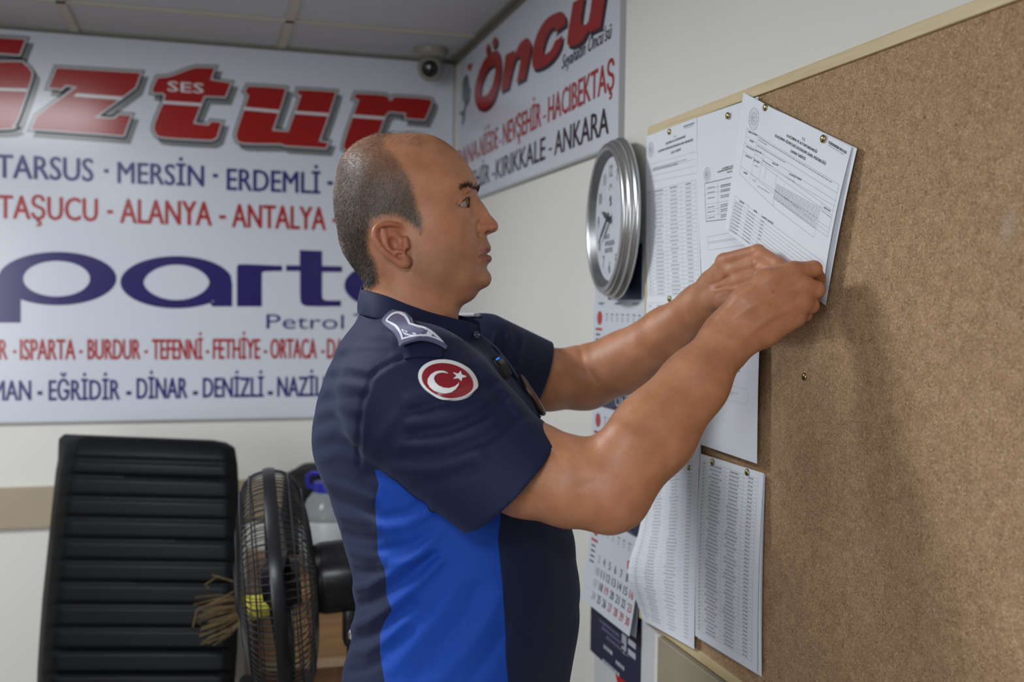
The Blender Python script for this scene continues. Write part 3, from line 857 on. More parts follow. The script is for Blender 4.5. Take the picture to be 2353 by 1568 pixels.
# eyebrows and lashes
def line_hairs(name, poly, n, spread, length, flow, mixv, side, lift, wid=0.00032):
    pl = np.array(poly, float); t = RNG.random(n)*(len(pl)-1); i = t.astype(int); f = (t-i)[:, None]
    q = pl[i]*(1-f)+pl[np.minimum(i+1, len(pl)-1)]*f
    q = q+RNG.normal(size=q.shape)*spread
    p = cast(body_fn, q[:, 0], q[:, 1], 1.1, ZH+0.08)
    p = p[p[:, 2] < ZH+0.01]
    if side < 0: p = p.copy(); p[:, 2] = 2*ZH-p[:, 2]
    nn = grad(body_fn, p); fl = np.tile(np.asarray(flow, float), (len(p), 1)); fl = fl-nn*(fl*nn).sum(1, keepdims=True)
    return strands(name, p, nn, fl/np.linalg.norm(fl, axis=1, keepdims=True), length, wid, mixv, person, lift)
brow = [(1060,433),(1068,429),(1077,427),(1086,430),(1094,434),(1097,437)]
for sd in (1, -1):
    line_hairs('eyebrow', brow, 520, [1.5, 2.2], 0.0065, (-0.8, 0.35, 0), [0.75, 0.22, 0.03], sd, 0.28)
    line_hairs('eyelashes', [(1060,464),(1068,457),(1075,452)], 60, [0.5, 0.4], 0.005, (0.9, -0.1, 0), [1, 0, 0], sd, 0.7, 0.0003)

# ---- polo shirt
def cloth_mat(name, navy, blue=None):
    m = bpy.data.materials.new(name); m.use_nodes = True; MATS[name] = m
    nt = m.node_tree; b = nt.nodes['Principled BSDF']; N = nt.nodes.new; L = nt.links.new
    tc = N('ShaderNodeTexCoord')
    if blue:
        a = N('ShaderNodeAttribute'); a.attribute_name = 'panel'
        mr = N('ShaderNodeMapRange'); mr.inputs[1].default_value = -0.6; mr.inputs[2].default_value = 0.6; L(a.outputs['Fac'], mr.inputs[0])
        x = N('ShaderNodeMix'); x.data_type = 'RGBA'; x.inputs[6].default_value = (*navy, 1); x.inputs[7].default_value = (*blue, 1)
        L(mr.outputs[0], x.inputs[0]); L(x.outputs[2], b.inputs['Base Color'])
    else: b.inputs['Base Color'].default_value = (*navy, 1)
    b.inputs['Roughness'].default_value = 0.72; b.inputs['Specular IOR Level'].default_value = 0.22
    b.inputs['Sheen Weight'].default_value = 0.08; b.inputs['Sheen Tint'].default_value = (0.5, 0.6, 0.9, 1); b.inputs['Sheen Roughness'].default_value = 0.4
    # knit: crossed fine waves
    hs = []
    for rot in ((0.3, 0.2, 0.9), (0.3, 0.2, -0.9)):
        mp = N('ShaderNodeMapping'); mp.inputs['Rotation'].default_value = rot; L(tc.outputs['Object'], mp.inputs[0])
        w = N('ShaderNodeTexWave'); w.inputs['Scale'].default_value = 150; w.inputs['Distortion'].default_value = 0.4; L(mp.outputs[0], w.inputs[0]); hs.append(w)
    mm = N('ShaderNodeMath'); mm.operation = 'MULTIPLY'; L(hs[0].outputs['Fac'], mm.inputs[0]); L(hs[1].outputs['Fac'], mm.inputs[1])
    bp = N('ShaderNodeBump'); bp.inputs['Strength'].default_value = 0.2; bp.inputs['Distance'].default_value = 0.0005
    L(mm.outputs[0], bp.inputs['Height']); L(bp.outputs['Normal'], b.inputs['Normal'])
    return m
NAVY, BLUE = (0.0078, 0.0128, 0.043), (0.006, 0.050, 0.33)
M_shirt = cloth_mat('shirt_knit', NAVY, BLUE); M_navy = cloth_mat('navy_cloth', NAVY)
slo = np.array([P(700,900,ZH+0.08)[0], HEM_Y-0.02, 0.92+DZ]); shi = np.array([P(1340,900,ZH+0.45)[0], P(900,660,ZH)[1], 1.66+DZ])
sV, sF = surf(shirt_fn, slo, shi, 0.0034)
sX, sY = to_px(sV)
# open neck: drop the cap under the collar
fc = sV[sF].mean(1); fx, fy = to_px(mir(fc))
keep = ~((sdpoly(fx, fy, [(820,640),(838,682),(870,700),(920,720),(990,742),(1050,762),(1078,758),(1090,735),(1000,620)]) > 0) & (np.abs(fc[:, 2]-ZH) < 0.075))
sF = sF[keep]
used = np.unique(sF); remap = np.full(len(sV), -1); remap[used] = np.arange(len(used)); sV = sV[used]; sF = remap[sF]; sX, sY = sX[used], sY[used]
shirt = from_arrays('polo_shirt', c2w(sV), sF, M_shirt, person)
pl_ = np.array([(1060,855),(1113,870),(1159,861.5),(1203,865),(1271,868),(1315,885),(1373,889),(1403.6,900.6),(1427,885),(1454.6,873),(1502,873),(1568,883.6),(1760,890)])
pr_ = np.array([(1060,1150),(1186,1150.5),(1240,1143.7),(1339,1154),(1441,1160.7),(1509,1162),(1568,1167.5),(1760,1175)])
mX, mY = to_px(mir(sV))
pan = np.minimum(mX-np.interp(mY, pl_[:, 0], pl_[:, 1]), np.interp(mY, pr_[:, 0], pr_[:, 1])-mX)
slv = np.minimum(sleeve_nb(sV), sleeve_fb(sV))-torso_rel(sV)
pan = np.minimum(pan, np.clip(slv/0.0005, -30, 60)); pan = np.minimum(pan, mY-1080)
attr(shirt, 'panel', pan)
tag(shirt, 'navy polo shirt with bright blue side panel')

def decal(fn, loops, lift, thick, name, m, parent, step=4.0, back=0.002, smooth=True):
    """a patch with its own thickness lying on an implicit surface, outlined in pixels"""
    from mathutils.geometry import delaunay_2d_cdt
    pts = []; edges = []
    for lp in loops:
        lp = [np.array(q, float) for q in lp]; dense = []
        for a, b in zip(lp, lp[1:]+lp[:1]):
            k = max(1, int(np.linalg.norm(b-a)/step)); dense += [a+(b-a)*i/k for i in range(k)]
        i0 = len(pts); n = len(dense); pts += dense; edges += [(i0+i, i0+(i+1) % n) for i in range(n)]
    A = np.array(pts); x0, y0 = A.min(0); x1, y1 = A.max(0)
    gx, gy = np.meshgrid(np.arange(x0, x1, step), np.arange(y0, y1, step)); gx, gy = gx.ravel(), gy.ravel()
    ins = np.zeros(gx.shape, bool); dm = np.full(gx.shape, 1e9)
    for lp in loops: ins ^= inpoly(gx, gy, lp); dm = np.minimum(dm, segdist(gx, gy, list(lp)+[lp[0]]))
    ok = ins & (dm > step*0.4)
    pts = [Vector((float(a), float(b))) for a, b in list(A)+list(zip(gx[ok], gy[ok]))]
    r = delaunay_2d_cdt(pts, edges, [], 2 if len(loops) > 1 else 1, 1e-4)
    v2 = np.array([tuple(q) for q in r[0]]); F = [list(f) for f in r[2]]
    if len(loops) > 1:
        F = [f for f in F if sum(bool(inpoly(np.array([v2[f][:, 0].mean()]), np.array([v2[f][:, 1].mean()]), lp)[0]) for lp in loops) % 2 == 1]
    p = cast(fn, v2[:, 0], v2[:, 1]); nn = grad(fn, p, 0.004)
    lf = lift(v2[:, 0], v2[:, 1]) if callable(lift) else np.full(len(p), lift)
    rd = p/np.linalg.norm(p, axis=1, keepdims=True); cs_ = np.clip(-(nn*rd).sum(1), 0.35, 1)
    p = p-rd*(lf/cs_)[:, None]
    top = p+nn*thick; bot = p-nn*back
    n = len(p); cnt = {}
    for f in F:
        for a, b in zip(f, f[1:]+f[:1]): cnt[(a, b)] = cnt.get((a, b), 0)+1
    faces = [f for f in F]
    for (a, b) in cnt:
        if (b, a) not in cnt: faces.append([b, a, n+a, n+b])
    faces += [[n+i for i in f[::-1]] for f in F]
    o = mesh_obj(name, c2w(np.concatenate([top, bot])), faces, m, parent)
    bm = bmesh.new(); bm.from_mesh(o.data); bmesh.ops.recalc_face_normals(bm, faces=bm.faces); bm.to_mesh(o.data); bm.free()
    if smooth:
        o.data.polygons.foreach_set('use_smooth', np.ones(len(o.data.polygons), bool)); o.data.set_sharp_from_angle(angle=math.radians(50))
    return o
def part(o, lab): o['label'] = lab; return o

# ---- collar: leaf folded over a neck band
def ringloft(name, rows, m, parent, thick=0.0022, ncol=64, sub=3):
    """rows of near-side (x, y, w) control points, mirrored to the far side, lofted and thickened"""
    R = []
    for row, dy in rows:
        q = np.array([W(*c) for c in row]); t = np.linspace(0, 1, len(q)); tt = np.linspace(0, 1, ncol)
        # smooth resample
        s = np.concatenate([[0], np.cumsum(np.linalg.norm(np.diff(q, axis=0), axis=1))]); s /= s[-1]
        qq = np.stack([np.interp(tt, s, q[:, k]) for k in range(3)], 1)
        for _ in range(4): qq[1:-1] = 0.25*qq[:-2]+0.5*qq[1:-1]+0.25*qq[2:]
        far = qq[1:].copy(); far[:, 2] = 2*ZH-far[:, 2]; far[:, 1] += dy
        R.append(np.concatenate([qq[::-1], far]))
    V = np.concatenate(R); n = len(R[0])
    F = [(j*n+i, j*n+i+1, (j+1)*n+i+1, (j+1)*n+i) for j in range(len(R)-1) for i in range(n-1)]
    o = mesh_obj(name, c2w(V), F, m, parent, smooth=True)
    md = o.modifiers.new('solid', 'SOLIDIFY'); md.thickness = thick; md.offset = 0
    md = o.modifiers.new('sub', 'SUBSURF'); md.levels = 1; md.render_levels = 2
    return o
ct = [(828,664,2),(829,664,14),(840,666,36),(865,672,52),(891,680.6,59),(937,700,62),(987,717,57),(1044,731,45),(1080,740,36),(1096,747,30)]
cb_ = [(822,722,2),(823,722,18),(835,726,48),(858,732,70),(890,740,78),(945,756,84),(1000,778,76),(1040,795,64),(1062,803,56),(1074,804,50)]
cm = [((a[0]+b[0])/2-(3 if i < 3 else 0), (a[1]+b[1])/2, (a[2]+b[2])/2+4) for i, (a, b) in enumerate(zip(ct, cb_))]
cin = [(a[0]+5, a[1]+3, max(1, a[2]-4)) for a in ct]
ci2 = [(a[0]+6, a[1]+34, max(1, a[2]-2)) for a in ct]
collar = ringloft('collar', [(ci2, .004), (cin, .006), (ct, .008), (cm, .006), (cb_, .003)], M_navy, shirt)
# placket under the open collar and its two buttons
M_btn = mat('button_navy', (0.03, 0.04, 0.09), 0.18, coat=0.6)
def shirt_low(p): return shirt_fn(p, False)
pm = [(1088,764),(1110,778),(1140,802),(1170,840),(1205,895),(1240,960)]
pq = np.array([P(x, y, ZH) for x, y in pm]); Vp = []
for i, q in enumerate(pq):
    t = pq[min(i+1, 5)]-pq[max(i-1, 0)]; n = np.array([-t[1], t[0], 0])/np.linalg.norm(t)
    n = -n if n[0]+n[1] < 0 else n
    for j in range(7):
        z = -0.019+0.038*j/6; Vp.append(q+n*(0.0012-0.02*(z/0.06)**2*1.3)+[0, 0, z])
o = mesh_obj('placket', c2w(np.array(Vp)), [(i*7+j, i*7+j+1, i*7+j+8, i*7+j+7) for i in range(5) for j in range(6)], M_navy, shirt, smooth=True)
o.modifiers.new('solid', 'SOLIDIFY').thickness = 0.0014; o['label'] = 'buttoned front placket'
def button(p, n):
    z = np.array(n, float); z /= np.linalg.norm(z); x = np.cross([0, 1, 0], z); x /= np.linalg.norm(x); y = np.cross(z, x)
    R3 = np.stack([CR, CU, CF])
    wz, wx, wy = [v@R3 for v in (z, x, y)]
    M = frame_mat(c2w(np.asarray(p)[None])[0], wx, wy, wz)
    b = MB().lathe([(0.0, 0.0), (0.0056, 0), (0.0058, 0.0012), (0.0052, 0.0022), (0.0042, 0.0022), (0.0036, 0.0014), (0.0, 0.0014)], 24, M)
    for k in range(4):
        c = Vector(c2w(np.asarray(p)[None])[0])+Vector(wx)*(0.0012*math.cos(k*math.pi/2+.78))+Vector(wy)*(0.0012*math.sin(k*math.pi/2+.78))+Vector(wz)*0.0014
        b.tube([c, c+Vector(wz)*0.0005], 0.0005, 6)
    return b.build('button', M_btn, shirt, smooth=True)
button(W(1057, 789, 66), (0.45, 0.25, -0.85)); button(P(1094, 770, ZH-0.040), (0.75, 0.25, -0.6))

# ---- shoulder board on its strap
M_slate = mat('slate_cloth', (0.085, 0.085, 0.165), 0.65, noise=(900, 0.25)); M_silver = mat('silver_thread', (0.62, 0.63, 0.70), 0.5, noise=(1500, 0.2))
def z6(l): return [(860+x*0.1594, 690+y*0.1594) for x, y in l]
board = smooth_loop(z6([(120,300),(180,220),(250,165),(340,150),(430,185),(510,255),(545,290),(580,370),(700,400),(820,450),(940,560),(1045,690),(1030,700),(940,640),(800,590),(660,575),(520,605),(420,640),(365,680),(345,590),(290,490),(210,420),(140,360)]), 3, sharp=(8, 11, 12, 16))
def arch(x, y):                       # the outer end of the stiff board stands off the shoulder
    t = np.clip(((x-905)*0.60+(y-760)*0.8)/45, 0, 1); return 0.003+0.010*t+0.009*sstep(768, 730, y)
strap = z6([(330,330),(560,360),(800,480),(980,700),(970,850),(870,840),(600,830),(440,860),(430,700),(390,560)])
part(decal(shirt_fn, [strap], 0.001, 0.003, 'shoulder_strap', M_navy, shirt, 5), 'navy shoulder strap')
part(decal(shirt_fn, [board], arch, 0.0025, 'shoulder_board', M_slate, shirt, 4, back=0.001), 'slate shoulder board with silver edging')
ring_o = smooth_loop(z6([(175,320),(250,225),(340,198),(430,225),(490,300),(520,365),(620,395),(740,430),(860,505),(985,632),(900,590),(780,550),(650,545),(500,570),(400,600),(378,520),(310,420),(220,360)]), 3, sharp=(5, 9, 14))
ring_i = smooth_loop(z6([(205,318),(265,250),(340,225),(410,250),(465,315),(495,375),(600,408),(720,445),(820,505),(925,590),(860,562),(770,535),(650,528),(510,550),(420,572),(402,500),(335,400),(240,345)]), 3, sharp=(5, 9, 14))
part(decal(shirt_fn, [ring_o, ring_i], arch, 0.0034, 'board_edging', M_silver, shirt, 3, back=-0.0022), 'silver embroidered edging')
lau = [z6([(400,470),(440,500),(520,530),(600,535),(660,540),(640,548),(520,545),(440,525)]), z6([(395,455),(415,452),(440,475),(425,480)]), z6([(440,470),(480,480),(485,495),(455,490)]),
       z6([(545,505),(575,502),(605,520),(590,527)]), z6([(640,530),(665,520),(700,535),(720,520),(735,530),(770,470),(785,500),(810,490),(835,520),(800,550),(740,545),(690,548)])]
for l in lau:
    decal(shirt_fn, [l], arch, 0.0034, 'silver_leaf', M_silver, shirt, 3, back=-0.0022)
# far shoulder board, seen edge on behind the neck
fb = MB()
for (a, b, w) in ((P(1062, 722, 1.42+DZ), P(1098, 738, 1.47+DZ), 0.022),):
    A, B = c2w(np.stack([a, b])); d = B-A; d /= np.linalg.norm(d); n = CU-d*(CU@d); n /= np.linalg.norm(n); s = np.cross(d, n)
    fb.hexa([A-s*w-n*.004, B-s*w*1.4-n*.004, B+s*w*1.4-n*.004, A+s*w-n*.004, A-s*w+n*.002, B-s*w*1.4+n*.003, B+s*w*1.4+n*.003, A+s*w+n*.002])
part(fb.build('shoulder_board', M_silver, shirt, bevel=0.002), 'silver far shoulder board')

# ---- round flag patch
M_white_pvc = mat('white_rubber', (0.70, 0.72, 0.74), 0.5); M_red_pvc = mat('red_foil', (0.235, 0.012, 0.022), 0.32, spec=0.6, noise=(700, 0.25))
pc = z6([(1053, 1166)])[0]; rx_, ry_, ro_ = 67.5, 43.5, math.radians(14)
def pel(s_, cx=0, cy=0): return ell(pc[0]+cx, pc[1]+cy, rx_*s_, ry_*s_, 56, ro_)
flag = part(decal(shirt_fn, [pel(1.0)], 0.0, 0.0035, 'flag_patch', M_white_pvc, shirt, 5), 'round red flag patch with white rim')
part(decal(shirt_fn, [pel(0.88)], 0.003, 0.0012, 'red_field', M_red_pvc, shirt, 5), 'shiny red field')
cres = z6([(1065,1058),(1010,1028),(950,1022),(880,1035),(815,1075),(772,1140),(768,1200),(800,1260),(860,1310),(940,1340),(1030,1348),(1110,1330),(1175,1285),(1215,1230),(1223,1185),(1205,1215),(1160,1250),(1080,1275),(1000,1270),(930,1240),(880,1190),(860,1140),(870,1100),(905,1065),(960,1048),(1010,1048)])
star = z6([(1243,1025),(1258,1082),(1325,1105),(1265,1120),(1258,1168),(1215,1128),(1140,1135),(1190,1095),(1135,1047),(1205,1068)])
decal(shirt_fn, [cres], 0.0042, 0.001, 'crescent', M_white_pvc, shirt, 4, back=0.0008)
decal(shirt_fn, [star], 0.0042, 0.001, 'star', M_white_pvc, shirt, 4, back=0.0008)

# ---- trousers and shoes, below the frame
def trousers_fn(p):
    q = mir(p); gy = P(1000, 784, 1)[1]
    hip = W(1045, 1690, 88); knee = np.array([hip[0]+0.015, hip[1]-0.42, ZH-0.10]); ank = np.array([hip[0]-0.02, hip[1]-0.80, ZH-0.105])
    d = smin(cone(q, hip, knee, 0.105, 0.078), cone(q, knee, ank, 0.078, 0.062), 0.03)
    d = smin(d, ellip(q, np.array([hip[0], hip[1]+0.02, ZH]), np.eye(3), (0.145, 0.15, 0.17)), 0.04)
    return d
hp = W(1045, 1690, 88)
tV, tF = surf(trousers_fn, (hp[0]-0.25, hp[1]-0.9, ZH-0.25), (hp[0]+0.25, hp[1]+0.2, ZH+0.25), 0.008)
from_arrays('trousers', c2w(tV), tF, mat('trouser_cloth', (0.012, 0.014, 0.022), 0.7), person)
for sd in (1, -1):
    a = c2w(np.array([[hp[0]-0.02, hp[1]-0.8, ZH-sd*0.105]]))[0]
    fw = np.array([CR[0], CR[1], 0]); fw /= np.linalg.norm(fw); R = Matrix((fw, (-fw[1], fw[0], 0), (0, 0, 1))).transposed()
    s = MB()
    s.box((a[0]+fw[0]*.06, a[1]+fw[1]*.06, 0.012), (0.29, 0.10, 0.024), R, 0.01)
    s.box((a[0]+fw[0]*.06, a[1]+fw[1]*.06, 0.05), (0.27, 0.09, 0.06), R, 0.028, 4)
    s.box((a[0]-fw[0]*.01, a[1]-fw[1]*.01, 0.09), (0.12, 0.085, 0.10), R, 0.03, 4)
    s.build('shoe', mat('shoe_leather', (0.01, 0.01, 0.011), 0.35), person, smooth=True)
# ------------------------------------------------------------------ the room
M_wall = mat('painted_wall', (0.68, 0.67, 0.63), 0.75, noise=(3, 0.03))
M_ceil = mat('ceiling_tile', (0.50, 0.50, 0.52), 0.9, noise=(9, 0.04), bump=(160, 0.25))
M_grid = mat('ceiling_grid', (0.50, 0.46, 0.38), 0.5)
M_floor = mat('floor_tile', (0.13, 0.115, 0.10), 0.4, noise=(6, 0.1))
M_rail = mat('beige_laminate', (0.36, 0.295, 0.205), 0.45, noise=(14, 0.10))
LX, FY = -3.0, -2.2
def slab(name, lo, hi, m):
    o = MB().box([(a+b)/2 for a, b in zip(lo, hi)], [b-a for a, b in zip(lo, hi)]).build(name, m)
    o['kind'] = 'structure'; return o
slab('floor', (LX-0.1, FY-0.1, -0.1), (RX+0.1, YB+0.1, 0), M_floor)
slab('ceiling', (LX-0.1, FY-0.1, CEIL_Z), (RX+0.1, YB+0.1, CEIL_Z+0.1), M_ceil)
slab('wall_back', (LX-0.1, YB, 0), (RX+0.1, YB+0.1, CEIL_Z), M_wall)
slab('wall_right', (RX, FY-0.1, 0), (RX+0.1, YB, CEIL_Z), M_wall)
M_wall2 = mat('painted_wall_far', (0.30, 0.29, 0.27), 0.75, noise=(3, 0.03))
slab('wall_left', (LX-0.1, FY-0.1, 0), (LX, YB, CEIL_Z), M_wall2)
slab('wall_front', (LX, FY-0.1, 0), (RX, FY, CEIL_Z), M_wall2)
# ceiling grid
gx0 = on_z(650, 98, CEIL_Z)[0]; gy0 = on_z(716, 50, CEIL_Z)[1]
b = MB()
for k in range(-5, 2):
    x = gx0+0.6*k
    if LX < x < RX-0.03: b.box((x, (FY+YB)/2, CEIL_Z-0.003), (0.024, YB-FY, 0.006))
for k in range(-8, 2):
    y = gy0+0.6*k
    if FY < y < YB-0.03: b.box(((LX+RX)/2, y, CEIL_Z-0.0035), (RX-LX, 0.024, 0.005))
b.build('trim_1', M_grid)['kind'] = 'structure'
M_angle = mat('wall_angle', (0.20, 0.19, 0.165), 0.5)
b = MB()
b.box(((LX+RX)/2, YB-0.011, CEIL_Z-0.004), (RX-LX, 0.022, 0.008)).box(((LX+RX)/2, YB-0.001, CEIL_Z-0.011), (RX-LX, 0.002, 0.022))
b.build('trim_2', M_angle)['kind'] = 'structure'
b = MB()
b.box((RX-0.011, (FY+YB)/2, CEIL_Z-0.004), (0.022, YB-FY, 0.008)).box((RX-0.001, (FY+YB)/2, CEIL_Z-0.011), (0.002, YB-FY, 0.022))
b.build('trim_3', M_angle)['kind'] = 'structure'
# protective rail round the room
zr0, zr1 = on_y(40, 1213, YB)[2], on_y(40, 1119, YB)[2]
b = MB().box(((LX+RX)/2, YB-0.008, (zr0+zr1)/2), (RX-LX, 0.016, zr1-zr0)); b.build('trim_4', M_rail, bevel=0.002)['kind'] = 'structure'
yr1 = on_x(1510, 1520, RX-0.016)[1]; zrr = on_x(1510, 1462, RX-0.016)[2]
b = MB().box((RX-0.008, (FY+yr1)/2, (zrr-0.1)/1-0.02), (0.016, yr1-FY, 0.24)); b.build('trim_5', mat('sand_laminate', (0.30, 0.26, 0.185), 0.5, noise=(14, 0.08)), bevel=0.002)['kind'] = 'structure'

# made-up frame around the added soft fill light behind the camera
b = MB(); wx0, wx1, wz0, wz1 = FILL[0]-FILL[3]/2, FILL[0]+FILL[3]/2, FILL[2]-FILL[4]/2, FILL[2]+FILL[4]/2
for x in (wx0-0.03, FILL[0], wx1+0.03): b.box((x, FY+0.015, FILL[2]), (0.06, 0.03, FILL[4]+0.12))
for z in (wz0-0.03, wz1+0.03): b.box((FILL[0], FY+0.015, z), (FILL[3]+0.12, 0.03, 0.06))
b.build('fill_frame', mat('fill_frame_grey', (0.5, 0.5, 0.5), 0.4))['kind'] = 'structure'
# ------------------------------------------------------------------ the two big signs
M_sign = mat('sign_vinyl', (0.56, 0.59, 0.66), 0.19, spec=0.38, noise=(2.2, 0.02), bump=(2.5, 0.04))
M_sred = mat('print_red', (0.30, 0.012, 0.010), 0.19, spec=0.38)
M_sblue = mat('print_blue', (0.022, 0.016, 0.115), 0.19, spec=0.38)
M_sgrey = mat('print_grey', (0.17, 0.175, 0.18), 0.2, spec=0.38)
M_slgrey = mat('print_light_grey', (0.42, 0.43, 0.45), 0.2, spec=0.38)
M_sblack = mat('print_black', (0.02, 0.014, 0.022), 0.19, spec=0.38)
M_txred = mat('print_text_red', (0.34, 0.022, 0.022), 0.2, spec=0.38)
M_txblue = mat('print_text_blue', (0.030, 0.030, 0.150), 0.2, spec=0.38)
M_edge = mat('sign_edge', (0.38, 0.39, 0.40), 0.4)

T = 0.010
bp_ = Plane('back', T)
z0 = (bp_.px(0, 975)[1]+bp_.px(717, 958)[1])/2; xr = bp_.px(1040, 400)[0]
bs = empty('bus_company_sign', (0, YB, z0), 'large white wall sign with red and blue company lettering above the office chair', 'sign')
MB().box(((-1.35+xr)/2, YB-T/2, (z0+CEIL_Z-0.012)/2), (xr+1.35, T, CEIL_Z-0.012-z0)).build('panel', M_sign, bs)
MB().box(((-1.35+xr)/2, YB-T/2-0.001, z0+0.001), (xr+1.35, T+0.002, 0.005)).build('bottom_edge', M_edge, bs)
# red slanted letters with grey outline and drop shade
K = 2.2198
def c1(l): return [(x/K, 50+y/K) for x, y in l]
L_o = [smooth_loop(c1([(-430,222),(60,205),(125,220),(155,250),(158,290),(90,490),(60,528),(10,545),(-560,545),(-600,520),(-600,470),(-520,270),(-490,235)]), 4),
       smooth_loop(c1([(-330,330),(-100,320),(-80,330),(-90,370),(-140,450),(-170,462),(-400,462),(-415,450),(-380,360)]), 4)]
L_od = [c1([(-70,78),(128,92),(98,168),(-100,152)]), ]
L_od2 = [c1([(-400,62),(-200,74),(-230,146),(-430,132)])]
L_z = [c1([(290,237),(716,263),(690,335),(480,490),(585,497),(605,475),(666,480),(630,580),(162,546),(188,482),(395,333),(335,322),(312,345),(250,336)])]
L_t = [smooth_loop(c1([(1000,235),(1093,237),(1072,298),(1175,314),(1148,383),(1042,378),(985,520),(1062,530),(1080,510),(1128,516),(1105,590),(1080,604),(840,590),(795,568),(790,520),(845,374),(778,360),(805,287),(870,280),(950,250)]), 3, sharp=tuple(i for i in range(20) if i not in (12, 13, 14, 15, 16, 18, 19)))]
L_u = [smooth_loop(c1([(1265,330),(1430,340),(1452,362),(1388,556),(1470,562),(1538,374),(1516,371),(1522,348),(1685,358),(1705,382),(1626,612),(1674,618),(1662,645),(1455,632),(1432,622),(1240,618),(1208,590),(1212,550),(1270,377),(1250,357)]), 3, sharp=tuple(i for i in range(20) if i not in (1, 2, 8, 9, 15, 16, 17)))]
L_r = [smooth_loop(c1([(1815,368),(1965,377),(1988,405),(2012,384),(2180,395),(2199,420),(2165,500),(2068,492),(2070,466),(2010,460),(1965,478),(1905,660),(1780,655),(1755,620),(1832,398),(1806,390)]), 3, sharp=tuple(i for i in range(16) if i not in (1, 2, 4, 5, 10, 12, 13)))]
letters = [L_o, L_od, L_od2, L_z, L_t, L_u, L_r]
M_white = mat('print_white', (0.62, 0.63, 0.66), 0.2, spec=0.38)
stripes = [[(-560,318),(140,343),(138,357),(-563,332)], None, None, [(392,366),(632,384),(618,400),(375,381)], [(832,404),(1030,417),(1025,431),(827,418)],
           [(1248,436),(1424,452),(1420,466),(1243,450)], [(1800,474),(1962,486),(1958,500),(1795,488)]]
for i, lt in enumerate(letters):
    if i == 2: continue
    if i == 1: lt = lt+letters[2]
    lp = [bp_.pxs(l) for l in lt]
    shp = [[(x+0.014, y-0.017) for x, y in l] for l in lp]
    fo = Print().add(*poly2d(lp)).build(bp_.S(0.0014), 'letter_dots' if i == 1 else 'red_letter', M_sred, bs)
    Print().add(*poly2d(shp, 0.008)).add(*poly2d(lp, 0.0105)).build(bp_.S(0.0006), 'letter_shade', M_sgrey, fo)
    Print().add(*poly2d(lp, 0.0055)).build(bp_.S(0.0010), 'letter_outline', M_slgrey, fo)
    if stripes[i]: Print().add(*poly2d([bp_.pxs(c1(stripes[i]))])).build(bp_.S(0.0018), 'white_stripe', M_white, fo)
    if i == 5: Print().add(*poly2d([bp_.pxs(c1([(1508,456),(1678,468),(1674,482),(1504,470)]))])).build(bp_.S(0.0018), 'white_stripe', M_white, fo)
    if i == 4:
        a = bp_.px(*c1([(856,358)])[0]); b = bp_.px(*c1([(1038,362)])[0]); c = bp_.px(*c1([(856,308)])[0])
        st = Print(); st.text('SES', a[0], (a[1]+b[1])/2, c[1]-a[1], width=b[0]-a[0], bold=0.02); st.build(bp_.S(0.0018), 'small_white_lettering', M_white, fo)
rd, bl = Print(), Print()
B_ = 0.022
for t, x0, y0, x1, y1, cp in (('TARSUS',-8,410,214,415,357), ('-',239,400,250,400,387), ('MERSİN',271,420,468,429,372), ('-',489,411,501,411,398), ('ERDEMLİ',522,436,735,446,387), ('-',752,428,765,428,415), ('SİLİFKE',790,444,980,450,395)):
    bp_.word(bl, t, x0, y0, x1, y1, cp, B_) if t != '-' else bl.rect(*bp_.px(x0, y0-3), *bp_.px(x1, y0-11))
for t, x0, y0, x1, y1, cp in (('TAŞUCU',-4,502,224,508,449), ('-',246,494,260,494,480), ('ALANYA',277,513,486,518,458), ('-',504,506,519,506,492), ('ANTALYA',534,522,748,529,469), ('-',764,514,778,514,500)):
    bp_.word(rd, t, x0, y0, x1, y1, cp, B_) if t != '-' else rd.rect(*bp_.px(x0, y0-3), *bp_.px(x1, y0-11))
rd.build(bp_.S(0.0010), 'upper_red_names', M_txred, bs); rd = Print()
for t, x0, y0, x1, y1, cp in (('BUCAK - ÇAVDIR',-260,827,17,827,780), ('ISPARTA',47,827,173,827,780), ('BURDUR',202,826,322,826,780), ('TEFENNİ',350,826,465,826,780), ('FETHİYE',490,825,597,825,779), ('ORTACA',622,824,727,824,779), ('DALAMAN',752,824,880,824,779)):
    bp_.word(rd, t, x0, y0, x1, y1, cp, 0.02)
for x in (30, 182, 332, 473, 606, 738): rd.rect(*bp_.px(x, 812), *bp_.px(x+8, 805))
bl.build(bp_.S(0.0010), 'upper_blue_names', M_txblue, bs); bl = Print()
for t, x0, y0, x1, y1, cp in (('BATMAN',-95,921,71,921,875), ('EĞRİDİR',113,920,275,919,874), ('DİNAR',315,917,430,915,870), ('DENİZLİ',467,914,605,912,869), ('NAZİLLİ',638,912,770,910,867)):
    bp_.word(bl, t, x0, y0, x1, y1, cp, B_)
for x in (86, 290, 443, 615): bl.rect(*bp_.px(x, 908), *bp_.px(x+12, 899))
bl.build(bp_.S(0.0010), 'lower_blue_names', M_txblue, bs); bl = Print()
bp_.word(bl, 'Petrol', 612, 755, 790, 757, 722, 0.0); bl.build(bp_.S(0.0010), 'logo_caption', M_txblue, bs); bl = Print(); bp_.word(bl, 'Turizm', 812, 757, 990, 757, 722, 0.0)
rd.build(bp_.S(0.0010), 'lower_red_names', M_txred, bs); bl.build(bp_.S(0.0010), 'logo_caption', M_txblue, bs)
